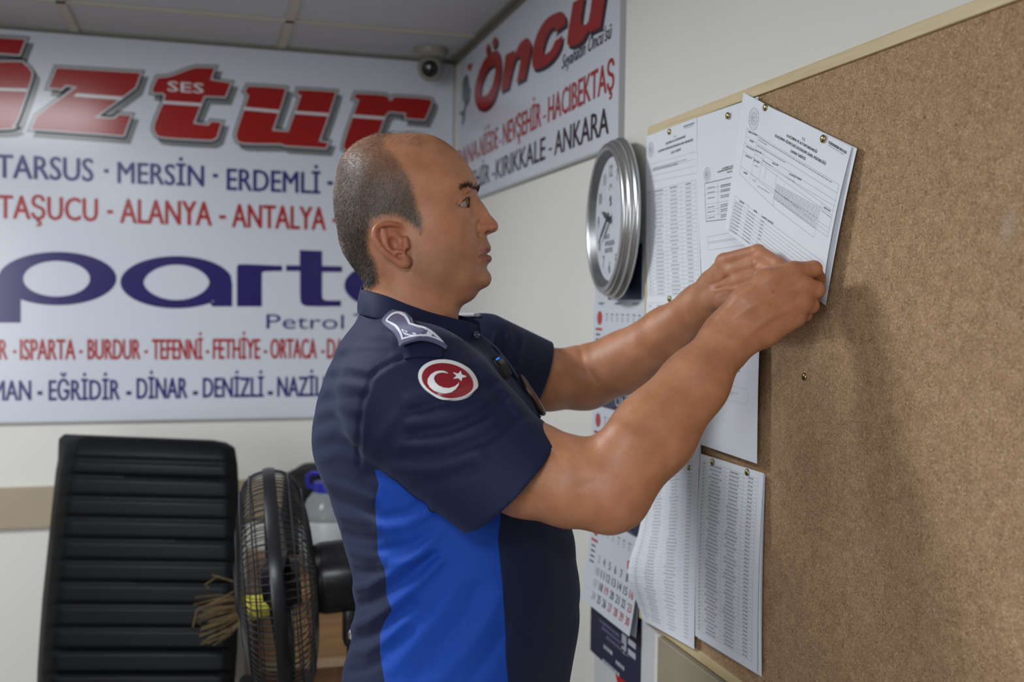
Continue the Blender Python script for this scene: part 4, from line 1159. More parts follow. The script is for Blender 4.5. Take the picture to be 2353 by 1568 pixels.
# wide round logo lettering
K2 = 2.614
def c2(l): return [(x/K2, 500+y/K2) for x, y in l]
def glyph(*loops): Print().add(*poly2d([bp_.pxs(c2(l)) for l in loops])).build(bp_.S(0.0010), 'logo_letter', M_sblue, bs)
po = [(345+355*math.cos(t), 367-160*math.sin(t)) for t in np.linspace(math.radians(-128), math.radians(180-8), 60)]
glyph([(125, 632), (-20, 632), (-20, 430)]+[(-12, 345)]+po[::-1]+[(125, 487)], ell(340, 368, 200, 107))
ao = [(1060+337*math.cos(t), 389-157*math.sin(t)) for t in np.linspace(math.radians(14), math.radians(312), 60)]
glyph([(1395, 535), (1395, 400)]+ao+[(1275, 497), (1275, 535)], [(1060+197*math.cos(t)*(1 if abs(math.cos(t)) < .9 else 1.0), 390-106*math.sin(t)*abs(math.sin(t))**0.15) for t in np.linspace(0, 2*math.pi, 50, endpoint=False)])
glyph(smooth_loop([(1423,535),(1423,310),(1432,290),(1455,281),(1695,290),(1695,322),(1600,324),(1578,330),(1573,350),(1573,535)], 3, sharp=(0, 4, 5, 9)))
glyph(smooth_loop([(1800,196),(1935,201),(1935,291),(2055,294),(2055,328),(1935,328),(1935,470),(1945,492),(1965,499),(2048,499),(2048,534),(1860,534),(1815,520),(1803,480),(1802,322),(1718,322),(1718,287),(1800,289)], 3, sharp=(0, 1, 2, 3, 4, 5, 9, 10, 14, 15, 16, 17)))
glyph([(2740, 550), (2740, 420)]+[(x+1345, y+20) for x, y in ao]+[(2620, 515), (2620, 550)], ell(2405, 408, 197, 106))
glyph([(-700, 535), (-700, 300), (-570, 300), (-570, 535)])

# sign on the right wall
rp = Plane('right', T)
ya, yb = -rp.px(1056, 300)[0], -rp.px(1425, 200)[0]; zb = (rp.px(1103, 452)[1]+rp.px(1380, 350)[1])/2
rs = empty('bus_route_sign', (RX, (ya+yb)/2, zb), 'white sign with slanted red lettering on the right wall above the clock', 'sign')
MB().box((RX-T/2, (ya+yb)/2, (zb+CEIL_Z-0.03)/2), (T, ya-yb, CEIL_Z-0.03-zb)).build('panel', M_sign, rs)
MB().box((RX-T/2-0.001, (ya+yb)/2, zb+0.001), (T+0.002, ya-yb, 0.005)).box((RX-T/2-0.001, yb+0.001, (zb+CEIL_Z-0.03)/2), (T+0.002, 0.003, CEIL_Z-0.03-zb)).build('edge_trim', M_edge, rs)
K3 = 3.409
def c3(l): return [(900+x/K3, y/K3) for x, y in l]
S_O = [smooth_loop(c3([(835,400),(858,470),(858,570),(838,680),(800,790),(745,850),(695,852),(660,810),(650,720),(675,600),(720,485),(770,420)]), 4), smooth_loop(c3([(800,510),(815,545),(800,640),(760,730),(718,752),(702,720),(716,640),(752,555)]), 4)]
S_d = [smooth_loop(c3([(765,345),(775,370),(765,410),(745,420),(742,385),(750,355)]), 3)]; S_d2 = [smooth_loop(c3([(815,290),(832,310),(825,355),(800,372),(790,340),(800,305)]), 3)]
S_n = [smooth_loop(c3([(895,432),(962,395),(968,425),(1005,345),(1055,300),(1085,320),(1092,390),(1050,612),(980,650),(1012,480),(1003,447),(968,478),(920,685),(858,720)]), 3, sharp=(0, 1, 2, 7, 8, 12, 13))]
S_c = [smooth_loop(c3([(1335,95),(1365,130),(1368,190),(1280,258),(1288,222),(1262,218),(1220,285),(1190,395),(1205,425),(1250,392),(1283,322),(1342,276),(1325,370),(1262,470),(1180,530),(1120,540),(1104,490),(1110,380),(1150,250),(1215,150),(1285,105)]), 3, sharp=(2, 3, 10, 11))]
S_u = [smooth_loop(c3([(1425,20),(1515,-30),(1488,165),(1500,192),(1545,165),(1580,-60),(1692,-130),(1640,212),(1550,258),(1548,225),(1505,310),(1450,352),(1400,358),(1378,310)]), 3, sharp=(0, 1, 5, 6, 7, 8, 9))]
S_ud = [smooth_loop(c3([(1470,-90),(1520,-120),(1510,-50),(1465,-25)]), 3)]; S_ud2 = [smooth_loop(c3([(1570,-150),(1620,-180),(1610,-110),(1565,-85)]), 3)]
for lt in (S_O+S_d+S_d2, S_n, S_c, S_u+S_ud+S_ud2):
    lp = [rp.pxs(l) for l in lt]
    fo = Print().add(*poly2d(lp)).build(rp.S(0.0014), 'red_letter', M_sred, rs)
    Print().add(*poly2d([[(x+0.012, y-0.010) for x, y in l] for l in lp], 0.001)).build(rp.S(0.0008), 'letter_shade', M_sblack, fo)
bk, rd = Print(), Print()
def c3p(x, y): return c3([(x, y)])[0]
bk.text("Seyahatin Öncü'sü", rp.px(*c3p(1335, 550))[0], rp.px(*c3p(1335, 545))[1], 0.030, width=rp.px(*c3p(1725, 330))[0]-rp.px(*c3p(1335, 550))[0], bold=0.012, shear=0.35)
bk.build(rp.S(0.0010), 'script_slogan', M_sblack, rs); bk = Print()
for t, x0, y0, x1, y1, cp in (('ADANA',1040,388,1098,364,330), ('NİĞDE',1103,363,1144,343,312), ('NEVŞEHİR',1156,330,1243,291,275), ('HACIBEKTAŞ',1260,280,1411,212,223)):
    a, b = rp.px(x0, y0), rp.px(x1, y1); zz = (rp.px(1156, 330)[1]+rp.px(1400, 216)[1])/2
    rd.text(t, a[0], zz, rp.px(1260, 223)[1]-rp.px(1260, 280)[1], width=b[0]-a[0], bold=0.02)
for t, x0, x1 in (('ESKİŞEHİR',1040,1126), ('KIRIKKALE',1140,1253), ('ANKARA',1274,1398)):
    a, b = rp.px(x0, 400), rp.px(x1, 350)
    bk.text(t, a[0], (rp.px(1274, 358)[1]+rp.px(1140, 412)[1])/2, rp.px(1290, 298)[1]-rp.px(1290, 352)[1], width=b[0]-a[0], bold=0.02)
for pr, lst in ((rd, ((1099,1102,355),(1147,1151,326),(1248,1255,268))), (bk, ((1131,1137,400),(1262,1268,343)))):
    for x0, x1, y in lst: pr.rect(*rp.px(x0, y+4), *rp.px(x1, y-4))
bk.build(rp.S(0.0010), 'black_place_names', M_sblack, rs); rd.build(rp.S(0.0010), 'red_place_names', M_txred, rs)
K5 = 9.225
def c5(l): return [(1040+x/K5, 150+y/K5) for x, y in l]
r = Print(); r.add(*poly2d([rp.pxs(smooth_loop(c5([(300,200),(330,260),(360,470),(400,510),(380,600),(370,760),(310,860),(270,960),(260,1150),(215,1280),(195,1230),(215,1080),(150,1050),(150,1000),(230,960),(260,820),(210,720),(210,420),(240,280)]), 2))]))
r.build(rp.S(0.0010), 'grey_rider_mark', mat('print_slate', (0.07, 0.075, 0.09), 0.2), rs)
r = Print(); r.add(*poly2d([rp.pxs(c5([(320,-10),(440,-40),(400,90),(375,150),(325,70)]))])); r.build(rp.S(0.0010), 'red_flag_mark', M_txred, rs)
# ------------------------------------------------------------------ cork board
def wood_mat(name, c1_, c2_, scale, rot=(0, 0, 0), rough=0.45):
    m = bpy.data.materials.new(name); m.use_nodes = True; MATS[name] = m; nt = m.node_tree; b = nt.nodes['Principled BSDF']; N = nt.nodes.new; L = nt.links.new
    tc = N('ShaderNodeTexCoord'); mp = N('ShaderNodeMapping'); mp.inputs['Scale'].default_value = scale; mp.inputs['Rotation'].default_value = rot; L(tc.outputs['Object'], mp.inputs[0])
    n = N('ShaderNodeTexNoise'); n.inputs['Scale'].default_value = 1.0; n.inputs['Detail'].default_value = 6; n.inputs['Distortion'].default_value = 0.6; L(mp.outputs[0], n.inputs[0])
    r = N('ShaderNodeValToRGB'); r.color_ramp.elements[0].position = 0.35; r.color_ramp.elements[1].position = 0.65
    r.color_ramp.elements[0].color = (*c1_, 1); r.color_ramp.elements[1].color = (*c2_, 1); L(n.outputs['Fac'], r.inputs[0]); L(r.outputs[0], b.inputs['Base Color'])
    b.inputs['Roughness'].default_value = rough; return m
M_pine = wood_mat('pine', (0.50, 0.385, 0.20), (0.66, 0.545, 0.345), (60, 3.5, 60)); M_pine_v = wood_mat('pine_upright', (0.48, 0.37, 0.20), (0.60, 0.48, 0.29), (60, 60, 3.5))
def cork_mat():
    m = bpy.data.materials.new('cork'); m.use_nodes = True; nt = m.node_tree; b = nt.nodes['Principled BSDF']; N = nt.nodes.new; L = nt.links.new
    tc = N('ShaderNodeTexCoord')
    v = N('ShaderNodeTexVoronoi'); v.inputs['Scale'].default_value = 520; L(tc.outputs['Object'], v.inputs['Vector'])
    r = N('ShaderNodeValToRGB'); e = r.color_ramp.elements
    e[0].position = 0.0; e[0].color = (0.13, 0.068, 0.034, 1); e[1].position = 1.0; e[1].color = (0.60, 0.43, 0.27, 1)
    for p_, c in ((0.13, (0.265, 0.155, 0.080)), (0.40, (0.35, 0.22, 0.122)), (0.80, (0.42, 0.275, 0.158))):
        q = e.new(p_); q.color = (*c, 1)
    sp = N('ShaderNodeSeparateColor'); L(v.outputs['Color'], sp.inputs[0]); L(sp.outputs[0], r.inputs[0])
    n = N('ShaderNodeTexNoise'); n.inputs['Scale'].default_value = 18; n.inputs['Detail'].default_value = 4; L(tc.outputs['Object'], n.inputs['Vector'])
    mx = N('ShaderNodeMix'); mx.data_type = 'RGBA'; mx.blend_type = 'MULTIPLY'; mx.inputs[0].default_value = 0.35
    L(r.outputs[0], mx.inputs[6]); L(n.outputs['Color'], mx.inputs[7])
    n3 = N('ShaderNodeMix'); n3.data_type = 'RGBA'; n3.blend_type = 'MIX'; n3.inputs[0].default_value = 0.35; L(r.outputs[0], n3.inputs[6])
    n2 = N('ShaderNodeTexNoise'); n2.inputs['Scale'].default_value = 60; n2.inputs['Detail'].default_value = 3; L(tc.outputs['Object'], n2.inputs['Vector'])
    r2 = N('ShaderNodeValToRGB'); r2.color_ramp.elements[0].color = (0.27, 0.166, 0.092, 1); r2.color_ramp.elements[1].color = (0.45, 0.30, 0.178, 1); r2.color_ramp.elements[0].position = .35; r2.color_ramp.elements[1].position = .65
    L(n2.outputs['Fac'], r2.inputs[0]); L(r2.outputs[0], n3.inputs[7])
    # a pale scuff
    mp = N('ShaderNodeMapping'); c = on_x(2308, 520, RX-0.015); mp.inputs['Location'].default_value = tuple(-c)
    L(tc.outputs['Object'], mp.inputs[0])
    ln = N('ShaderNodeVectorMath'); ln.operation = 'MULTIPLY'; ln.inputs[1].default_value = (1, 75, 55); L(mp.outputs[0], ln.inputs[0])
    l2 = N('ShaderNodeVectorMath'); l2.operation = 'LENGTH'; L(ln.outputs[0], l2.inputs[0])
    mr = N('ShaderNodeMapRange'); mr.inputs[1].default_value = 1.3; mr.inputs[2].default_value = 0.1; mr.inputs[3].default_value = 0; mr.inputs[4].default_value = 0.55; L(l2.outputs['Value'], mr.inputs[0])
    mm = N('ShaderNodeMath'); mm.operation = 'MULTIPLY'; L(mr.outputs[0], mm.inputs[0]); L(n2.outputs['Fac'], mm.inputs[1])
    m4 = N('ShaderNodeMix'); m4.data_type = 'RGBA'; L(mm.outputs[0], m4.inputs[0]); L(n3.outputs[2], m4.inputs[6]); m4.inputs[7].default_value = (0.52, 0.47, 0.45, 1)
    L(m4.outputs[2], b.inputs['Base Color'])
    b.inputs['Roughness'].default_value = 0.85; b.inputs['Specular IOR Level'].default_value = 0.25
    bp = N('ShaderNodeBump'); bp.inputs['Strength'].default_value = 0.5; bp.inputs['Distance'].default_value = 0.0008
    L(sp.outputs[0], bp.inputs['Height']); L(bp.outputs['Normal'], b.inputs['Normal']); return m
M_cork = cork_mat()
FX, KX = RX-0.0146, RX-0.010          # front of the frame, face of the cork
yL = on_x(1479, 800, FX)[1]; yR = yL-1.20
zT = (on_x(1484, 293.7, FX)[2]+on_x(2235, 0, FX)[2])/2; zB = on_x(1523.8, 1460.4, FX)[2]
RW = 0.0165
board_o = empty('cork_board', (RX, yL-0.6, zB), 'large cork notice board in a thin pine frame on the right wall', 'notice board')
MB().box(((RX+KX)/2, (yL+yR)/2, (zT+zB)/2), (RX-KX, yL-yR-0.004, zT-zB-0.004)).build('cork_panel', M_cork, board_o)
MB().box(((RX+FX)/2, (yL+yR)/2, zT-RW/2), (RX-FX, yL-yR, RW)).build('frame_rail', M_pine, board_o, bevel=0.0012)
MB().box(((RX+FX)/2, (yL+yR)/2, zB+RW/2), (RX-FX, yL-yR, RW)).build('frame_rail', M_pine, board_o, bevel=0.0012)
MB().box(((RX+FX)/2, yL-RW/2, (zT+zB)/2), (RX-FX, RW, zT-zB-2*RW)).build('frame_stile', M_pine_v, board_o, bevel=0.0012)
MB().box(((RX+FX)/2, yR+RW/2, (zT+zB)/2), (RX-FX, RW, zT-zB-2*RW)).build('frame_stile', M_pine_v, board_o, bevel=0.0012)

# ------------------------------------------------------------------ papers
M_paper = mat('paper', (0.73, 0.77, 0.83), 0.6, spec=0.3, noise=(7, 0.012))
M_ink = mat('ink', (0.045, 0.045, 0.055), 0.6); M_inkg = mat('ink_grey', (0.22, 0.23, 0.25), 0.6); M_inkl = mat('ink_light', (0.40, 0.425, 0.46), 0.6); M_inkm = mat('ink_mid', (0.30, 0.32, 0.35), 0.6)
def homog(src, dst):
    A = []; B = []
    for (x, y), (u, v) in zip(src, dst):
        A += [[x, y, 1, 0, 0, 0, -u*x, -u*y], [0, 0, 0, x, y, 1, -v*x, -v*y]]; B += [u, v]
    h = np.linalg.solve(np.array(A, float), np.array(B, float)); return np.append(h, 1).reshape(3, 3)
class Sheet:
    """a sheet of paper through four corners (u right, v down, both 0..1), optionally bowed away from the wall"""
    def __init__(s, px, off, bulge=None):
        off = off if hasattr(off, '__len__') else [off]*4
        s.px4 = px; s.c = np.array([on_x(x, y, RX-o) for (x, y), o in zip(px, off)]); s.b = bulge
        s.H = homog(px, [(0, 0), (1, 0), (1, 1), (0, 1)])
        s.w = np.linalg.norm(s.c[1]-s.c[0]); s.h = np.linalg.norm(s.c[3]-s.c[0])
    def uv(s, x, y):
        q = s.H@np.array([x, y, 1.0]); return q[:2]/q[2]
    def S(s, eps=0.0):
        def f(U, ex=0.0):
            U = np.asarray(U, float); u, v = U[:, 0:1], U[:, 1:2]
            p = (1-u)*(1-v)*s.c[0]+u*(1-v)*s.c[1]+u*v*s.c[2]+(1-u)*v*s.c[3]
            d = np.zeros(len(U))+eps+ex
            if s.b: d = d+s.b(U[:, 0], U[:, 1])
            p = p.copy(); p[:, 0] -= d; return p
        return f
    def sheet(s, name, m, parent=None, n=14, thick=0.00035):
        g = np.linspace(0, 1, n+1); U = np.array([(a, b) for b in g for a in g]); V = s.S()(U); N = len(V)
        V2 = V.copy(); V2[:, 0] += thick
        F = [(j*(n+1)+i, (j+1)*(n+1)+i, (j+1)*(n+1)+i+1, j*(n+1)+i+1) for j in range(n) for i in range(n)]
        F2 = [tuple(N+k for k in f[::-1]) for f in F]
        ed = [j for j in range(n+1)]+[(i+1)*(n+1)+n for i in range(n)]+[n*(n+1)+n-1-j for j in range(n)]+[(n-1-i)*(n+1) for i in range(n-1)]
        F3 = [(ed[k], ed[(k+1) % len(ed)], N+ed[(k+1) % len(ed)], N+ed[k]) for k in range(len(ed))]
        return mesh_obj(name, np.concatenate([V, V2]), F+F2+F3, m, parent, smooth=False)
    def seg(s, pr, p0, p1, w=0.00032, n=14):
        a, b = s.uv(*p0), s.uv(*p1); t = np.linspace(0, 1, n+1)[:, None]; c = a+(b-a)*t
        d = (b-a)*[s.w, s.h]; d = d/np.linalg.norm(d); q = np.array([-d[1], d[0]])*w/2/np.array([s.w, s.h])
        pr.add(np.concatenate([c-q, c+q]), [(i, i+1, n+2+i, n+1+i) for i in range(n)])
    def word(s, pr, t, p0, p1, hpx, bold=0.0):
        """text between two pixel anchors on its baseline; hpx = cap height in pixels"""
        a, b = s.uv(*p0), s.uv(*p1); c = s.uv(p0[0], p0[1]-hpx); h = a[1]-c[1]
        v, f = text2d(t, 0.0, 2); v = v.copy(); L = v[:, 0].max()
        for kk, dx in enumerate((-bold, 0, bold) if bold else (0,)):
            q = np.stack([a[0]+(b[0]-a[0])*(v[:, 0]/L)+dx*h*s.h/s.w, a[1]+(b[1]-a[1])*(v[:, 0]/L)-h*v[:, 1]], 1)
            pr.add(q, f, kk*2e-5)
    def streak(s, pr, p0, p1, hpx, rng, gap=0.2, word=0.03):
        """an illegible line of small print: broken dashes"""
        a, b = s.uv(*p0), s.uv(*p1); c = s.uv(p0[0], p0[1]-hpx); h = abs(a[1]-c[1]); t = 0.0; L = abs(b[0]-a[0])
        while t < L:
            w = min(word*(0.5+rng.random()), L-t)
            q = [a+(b-a)*(t/L), a+(b-a)*((t+w)/L)]
            pr.add([q[0], q[1], q[1]-[0, h*0.6], q[0]-[0, h*0.6]], [(0, 1, 2, 3)]); t += w+word*gap
def emblem(pr, sh, cx, cy, rx):
    """round official seal: two rings, dots between them, a small swirl"""
    u, v = sh.uv(cx, cy); R = abs(sh.uv(cx+rx, cy)[0]-u); k = sh.w/sh.h
    def ringp(r0, r1, n=40):
        t = np.linspace(0, 2*math.pi, n, endpoint=False)
        a = np.stack([u+R*r0*np.cos(t), v+R*k*r0*np.sin(t)], 1); b = np.stack([u+R*r1*np.cos(t), v+R*k*r1*np.sin(t)], 1)
        pr.add(np.concatenate([a, b]), [(i, (i+1) % n, n+(i+1) % n, n+i) for i in range(n)])
    ringp(0.95, 1.0); ringp(0.56, 0.60); ringp(0.46, 0.49)
    for q in range(14):
        t = 2*math.pi*q/14; c = (u+R*0.78*math.cos(t), v+R*k*0.78*math.sin(t)); pr.add(ell(c[0], c[1], R*0.055, R*k*0.055, 8), [tuple(range(8))])
    for j, (x, y0, x1) in enumerate(((-0.25, -0.25, 0.2), (-0.3, -0.12, 0.25), (-0.3, 0.0, 0.1), (-0.25, 0.14, 0.22), (-0.15, 0.26, 0.18))):
        pr.rect(u+R*x, v+R*k*(y0-0.03), u+R*x1, v+R*k*(y0+0.035))
    pr.rect(u-R*0.33, v-R*k*0.16, u-R*0.26, v+R*k*0.16)
def table(pr, prl, sh, rows, v0, v1, cols, rng, u0=0.07, u1=0.95, dens=0.75, head=True, lw=0.0003, th=0.30, word=0.035):
    """ruled list with streaks of small print"""
    ys = np.linspace(v0, v1, rows+1)
    for y in ys: pr.hline(u0, u1, y, lw/sh.h, 14)
    for u in [u0]+cols+[u1]: pr.vline(u, v0, v1, lw/sh.w, 14)
    ce = [u0]+cols+[u1]
    for r in range(rows):
        for k in range(len(ce)-1):
            a, b = ce[k], ce[k+1]; m = (a+b)/2; w = (b-a)*(0.35 if k in (0, len(ce)-2) else dens*(0.55+0.45*rng.random()))
            t = m-w/2; yc = (ys[r]+ys[r+1])/2; hh = (ys[1]-ys[0])*th*0.5
            while t < m+w/2-1e-4:
                ww = min(word*(0.5+rng.random()), m+w/2-t); (pr if (head and r == 0) else prl).rect(t, yc-hh, t+ww, yc+hh); t += ww+0.006
def doc(name, label, sh, group=None):
    o = empty(name, sh.c.mean(0), label, 'paper', group); return o
r_ = random.Random(3)
# first sheet: fare list at the top left
sA = Sheet([(1486,313),(1603,270),(1615,687),(1488,685)], 0.0150, lambda u, v: 0.002*np.sin(v*math.pi)+0.0015*u)
dA = doc('printed_sheet', 'fare table sheet pinned in the top left corner of the cork board', sA); sA.sheet('sheet', M_paper, dA)
p, g = Print(), Print(); emblem(g, sA, 1496.5, 342, 7)
sA.word(p, 'T.C.', (1549,316), (1557,313), 4); sA.word(p, 'ULAŞTIRMA VE ALTYAPI BAKANLIĞI', (1531,331), (1577,314), 4.5, 0.05); sA.word(p, 'ULAŞTIRMA HİZMETLERİ DÜZENLEME GENEL MÜDÜRLÜĞÜ', (1514,348), (1595,321), 4.5, 0.05); sA.word(p, 'ÜCRET TARİFESİ', (1544,351), (1567,342), 4.5, 0.05)
sA.streak(p, (1573,292), (1598,283), 4, r_); sA.streak(g, (1574,295), (1595,288), 2, r_)
for a, b in (((1490,376),(1602,345)), ((1491,391),(1602,361)), ((1492,402),(1602,376)), ((1492,415),(1603,392))): sA.seg(g, a, b)
for q in range(3): sA.streak(g, (1502,384+q*4.5-q*2), (1560+20*(q == 0),369+q*4.5-q*2-6*(q == 0)), 2.2, r_)
p.build(sA.S(0.0003), 'heading', M_ink, dA); g.build(sA.S(0.0003), 'seal_and_notes', M_inkg, dA)
p, g = Print(), Print(); table(p, g, sA, 27, 0.345, 0.985, [0.125, 0.42, 0.70], r_, 0.02, 0.97, 0.62)
p.build(sA.S(0.0003), 'table_rules', M_inkg, dA); g.build(sA.S(0.0003), 'table_entries', M_inkl, dA)
# second: form behind the held booklet
sB = Sheet([(1602,270),(1742,222),(1752,664),(1615,683)], 0.0162, lambda u, v: 0.003*np.sin(v*math.pi))
dB = doc('printed_form', 'white form with a boxed table partly hidden behind the held booklet', sB); sB.sheet('sheet', M_paper, dB)
p, g, bx = Print(), Print(), Print(); emblem(g, sB, 1629.5, 405, 8)
sB.word(p, 'ULAŞTIRMA VE ALTYAPI BAKANLIĞI', (1665,393), (1712,380), 3.8, 0.05); sB.word(p, 'ULAŞTIRMA HİZMETLERİ DÜZENLEME GENEL MÜDÜRLÜĞÜ', (1654,401), (1730,380), 3.8, 0.05); sB.word(p, 'YETKİ BELGESİ', (1676,402), (1700,396), 3.8, 0.05)
for a, b, w in (((1624,426),(1738,399),.0009), ((1627.5,513),(1740,500),.0009), ((1624,426),(1627.5,513),.0006), ((1654,419),(1657,509),.0003), ((1624.5,440),(1738,415),.0002), ((1625,451),(1738,428),.0002), ((1626,474),(1739,455),.0002), ((1626.5,487),(1739,470),.0002), ((1627,500),(1739,485),.0002)): sB.seg(bx, a, b, w)
for y in (436, 447, 460, 481, 492, 505):
    sB.streak(p, (1631,y+1), (1648,y-2), 2.4, r_); sB.streak(p, (1662,y-5), (1700,y-13), 2.6, r_)
    sB.streak(p, (1662,y-1), (1690,y-7), 2.4, r_)
for a, b in (((1630,548),(1745,527)), ((1630,560),(1746,543)), ((1631,563),(1746,546)), ((1631,578),(1747,562)), ((1630,548),(1631,578))): sB.seg(g, a, b)
p.build(sB.S(0.0003), 'heading', M_ink, dB); g.build(sB.S(0.0003), 'seal_and_footer', M_inkg, dB); bx.build(sB.S(0.0003), 'boxed_table', M_ink, dB)
# third: sheet hanging below it
sC = Sheet([(1614,603),(1757,570),(1743.5,1066),(1607,1021)], [0.0165, 0.0185, 0.024, 0.020], lambda u, v: 0.003*np.sin(v*math.pi)+0.003*u*v)
dC = doc('printed_form', 'mostly blank white form hanging below the arm in the middle of the board', sC); sC.sheet('sheet', M_paper, dC)
g, bx = Print(), Print()
for a, b, w in (((1704,823),(1703.8,858),.0007), ((1660,846),(1704.2,858.5),.0007)): sC.seg(bx, a, b, w)
for a, b in (((1640,879),(1723,899)), ((1630,912),(1723,933)), ((1723,899),(1723,933))): sC.seg(g, a, b)
sC.streak(g, (1665,901), (1701,909), 2, r_); sC.streak(g, (1664,906), (1689,911), 2, r_); sC.streak(g, (1690,861), (1696,863), 2, r_)
bx.build(sC.S(0.0003), 'box_corner', M_ink, dC); g.build(sC.S(0.0003), 'footer_box', M_inkl, dC)
# fourth: list under the first sheet, mostly behind the arms
sD = Sheet([(1486,684),(1612,684),(1611,1075),(1480,1110)], 0.0172, lambda u, v: 0.002*np.sin(v*math.pi))
dD = doc('printed_list', 'list sheet pinned under the top left sheet, mostly behind the forearms', sD); sD.sheet('sheet', M_paper, dD)
p, g = Print(), Print(); table(p, g, sD, 30, 0.03, 0.97, [0.12, 0.45, 0.75], r_, 0.03, 0.97, 0.6)
p.build(sD.S(0.0003), 'table_rules', M_inkl, dD); g.build(sD.S(0.0003), 'table_entries', M_inkl, dD)
# fifth: curling list at the lower left
sE = Sheet([(1478,1062),(1610,1020),(1596,1493),(1483,1425)], [0.0180, 0.0180, 0.020, 0.020], lambda u, v: 0.001+0.030*np.exp(-((v-0.70)/0.22)**2)*(1-u)**1.6+0.002*np.sin(v*math.pi))
dE = doc('printed_list', 'curling list sheet in the lower left corner of the board', sE); sE.sheet('sheet', M_paper, dE, 20)
p, g = Print(), Print(); table(p, g, sE, 50, 0.03, 0.97, [0.16, 0.45, 0.75], r_, 0.06, 0.97, 0.6, lw=0.00022)
p.build(sE.S(0.0003), 'table_rules', M_inkl, dE); g.build(sE.S(0.0003), 'table_entries', M_inkl, dE)
# sixth: stapled list at the lower right
sF1 = Sheet([(1613,1047),(1758,1092),(1753,1556),(1607,1468)], [0.0155, 0.0155, 0.0165, 0.0165], lambda u, v: 0.002*np.sin(v*math.pi)+0.002*v)
dF = doc('stapled_list', 'thick stapled list with bold rows in the lower right of the pinned papers', sF1)
sF2 = Sheet([(1611.5,1045),(1756.5,1090),(1752,1553),(1605,1465)], [0.0170, 0.0172, 0.020, 0.019], lambda u, v: 0.003*np.sin(v*math.pi)+0.002*v)
sFr = Sheet([(1610,1043),(1754.5,1088),(1745,1548),(1602.5,1461)], [0.0185, 0.0190, 0.0235, 0.0215], lambda u, v: 0.004*np.sin(v*math.pi)+0.004*v*v)
for k, q in enumerate((sF1, sF2, sFr)): q.sheet('page', M_paper, dF)
p, g, b2 = Print(), Print(), Print(); table(p, g, sFr, 45, 0.035, 0.955, [0.12, 0.43, 0.72], r_, 0.03, 0.93, 0.72, lw=0.0003, th=0.34)
p.build(sFr.S(0.0003), 'table_rules', M_inkg, dF); g.build(sFr.S(0.0003), 'table_entries', M_inkm, dF)

# the booklet being lifted by the hands
GO = [0.0215, 0.0210, 0.0300, 0.0480]
def gb(u, v): return 0.004*np.exp(-((u-0.35)/0.12)**2)*np.exp(-(v/0.18)**2)+0.004*np.sin(v*math.pi)*u+0.003*np.sin(u*math.pi)*v
sG = Sheet([(1708,213),(1957,338),(1886,694),(1665,527)], GO, gb)
sG2 = Sheet([(1712,217),(1969,341),(1897,702),(1672,534)], [0.0195, 0.0185, 0.0245, 0.040], lambda u, v: 0.002*np.sin(v*math.pi))
dG = doc('stapled_timetable', 'tilted stapled timetable booklet lifted by both hands at the top of the board', sG)
sG2.sheet('page', M_paper, dG); sG.sheet('page', M_paper, dG, 24)
def q7(x, y): return (1650+x/6.818, 200+y/6.818)
def q8(x, y): return (1650+x/6.818, 430+y/6.818)
p, g, t = Print(), Print(), Print()
emblem(g, sG, *q7(567, 520), 12.5)
sG.word(t, 'T.C.', q7(1328,843), q7(1380,872), 7, 0.04); sG.word(t, 'ULAŞTIRMA VE ALTYAPI BAKANLIĞI', q7(1095,800), q7(1563,1058), 7, 0.045)
sG.word(t, 'ULAŞTIRMA HİZMETLERİ DÜZENLEME GENEL MÜDÜRLÜĞÜ', q7(920,805), q7(1705,1250), 7, 0.045); sG.word(t, 'ZAMAN TARİFESİ', q7(1155,1048), q7(1390,1178), 7, 0.045)
t.build(sG.S(0.0003), 'title_lines', M_ink, dG); t = Print()
u0, v0 = sG.uv(*q7(1735,890)); u1, v1 = sG.uv(*q7(2010,1058)); u2, v2 = sG.uv(*q7(1735,842)); hb = v0-v2; x = 0
while x < 1:
    w = r_.choice((0.012, 0.02, 0.03)); xx = u0+(u1-u0)*x; yy = v0+(v1-v0)*x
    t.rect(xx, yy-hb, xx+(u1-u0)*w, yy); x += w+r_.choice((0.01, 0.018, 0.028))
t.build(sG.S(0.0003), 'barcode', M_ink, dG); t = Print()
sG.streak(g, q7(1738,925), q7(1990,1082), 3, r_)
rowsL = [((460,678),(1925,1555)), ((440,800),(1895,1690)), ((425,910),(1870,1810)), ((400,1050),(1855,1893))]
for a, b in rowsL: sG.seg(p, q7(*a), q7(*b))
sG.seg(p, q7(590,1080), q7(1840,1975)); sG.seg(p, q7(565,1160), q7(1825,2045)); sG.seg(p, q7(360,1280), q7(1775,2250)); sG.seg(p, q7(340,1400), q8(895,335)); sG.seg(p, q8(895,335), q8(1540,822)); sG.seg(p, q8(895,190), q8(1755,815)); sG.seg(p, q8(910,75), q8(1765,750))
sG.seg(p, q7(525,1400), q8(900,135))
for a, b in ((q7(460,678), q7(340,1400)), (q7(1925,1555), q8(1755,815)), (q7(640,790), q7(515,1490)), (q7(735,1075), q7(655,1480)), (q7(1145,1360), q7(1120,1480)), (q7(945,1400), q8(895,335)), (q7(780,1290), q7(745,1480)), (q8(1665,280), q8(1600,600)), (q8(1600,600), q8(1540,822))): sG.seg(p, a, b)
for tt, a, b in (('FİRMA ÜNVANI',(475,740),(622,800)), ('ADRES',(497,880),(565,912)), ('YETKİ BELGESİ',(440,975),(578,1045)), ('BELGE TÜR',(595,1040),(698,1090)), ('GÜZERGAH',(430,1122),(538,1170)), ('BELGE NO',(875,1240),(968,1282)), ('GEÇERLİLİK TARİHİ',(1148,1410),(1335,1505)), ('HAT KODU',(572,1198),(660,1238)), ('TARİFE',(402,1385),(470,1418))): sG.word(t, tt, q7(*a), q7(*b), 4.2, 0.05)
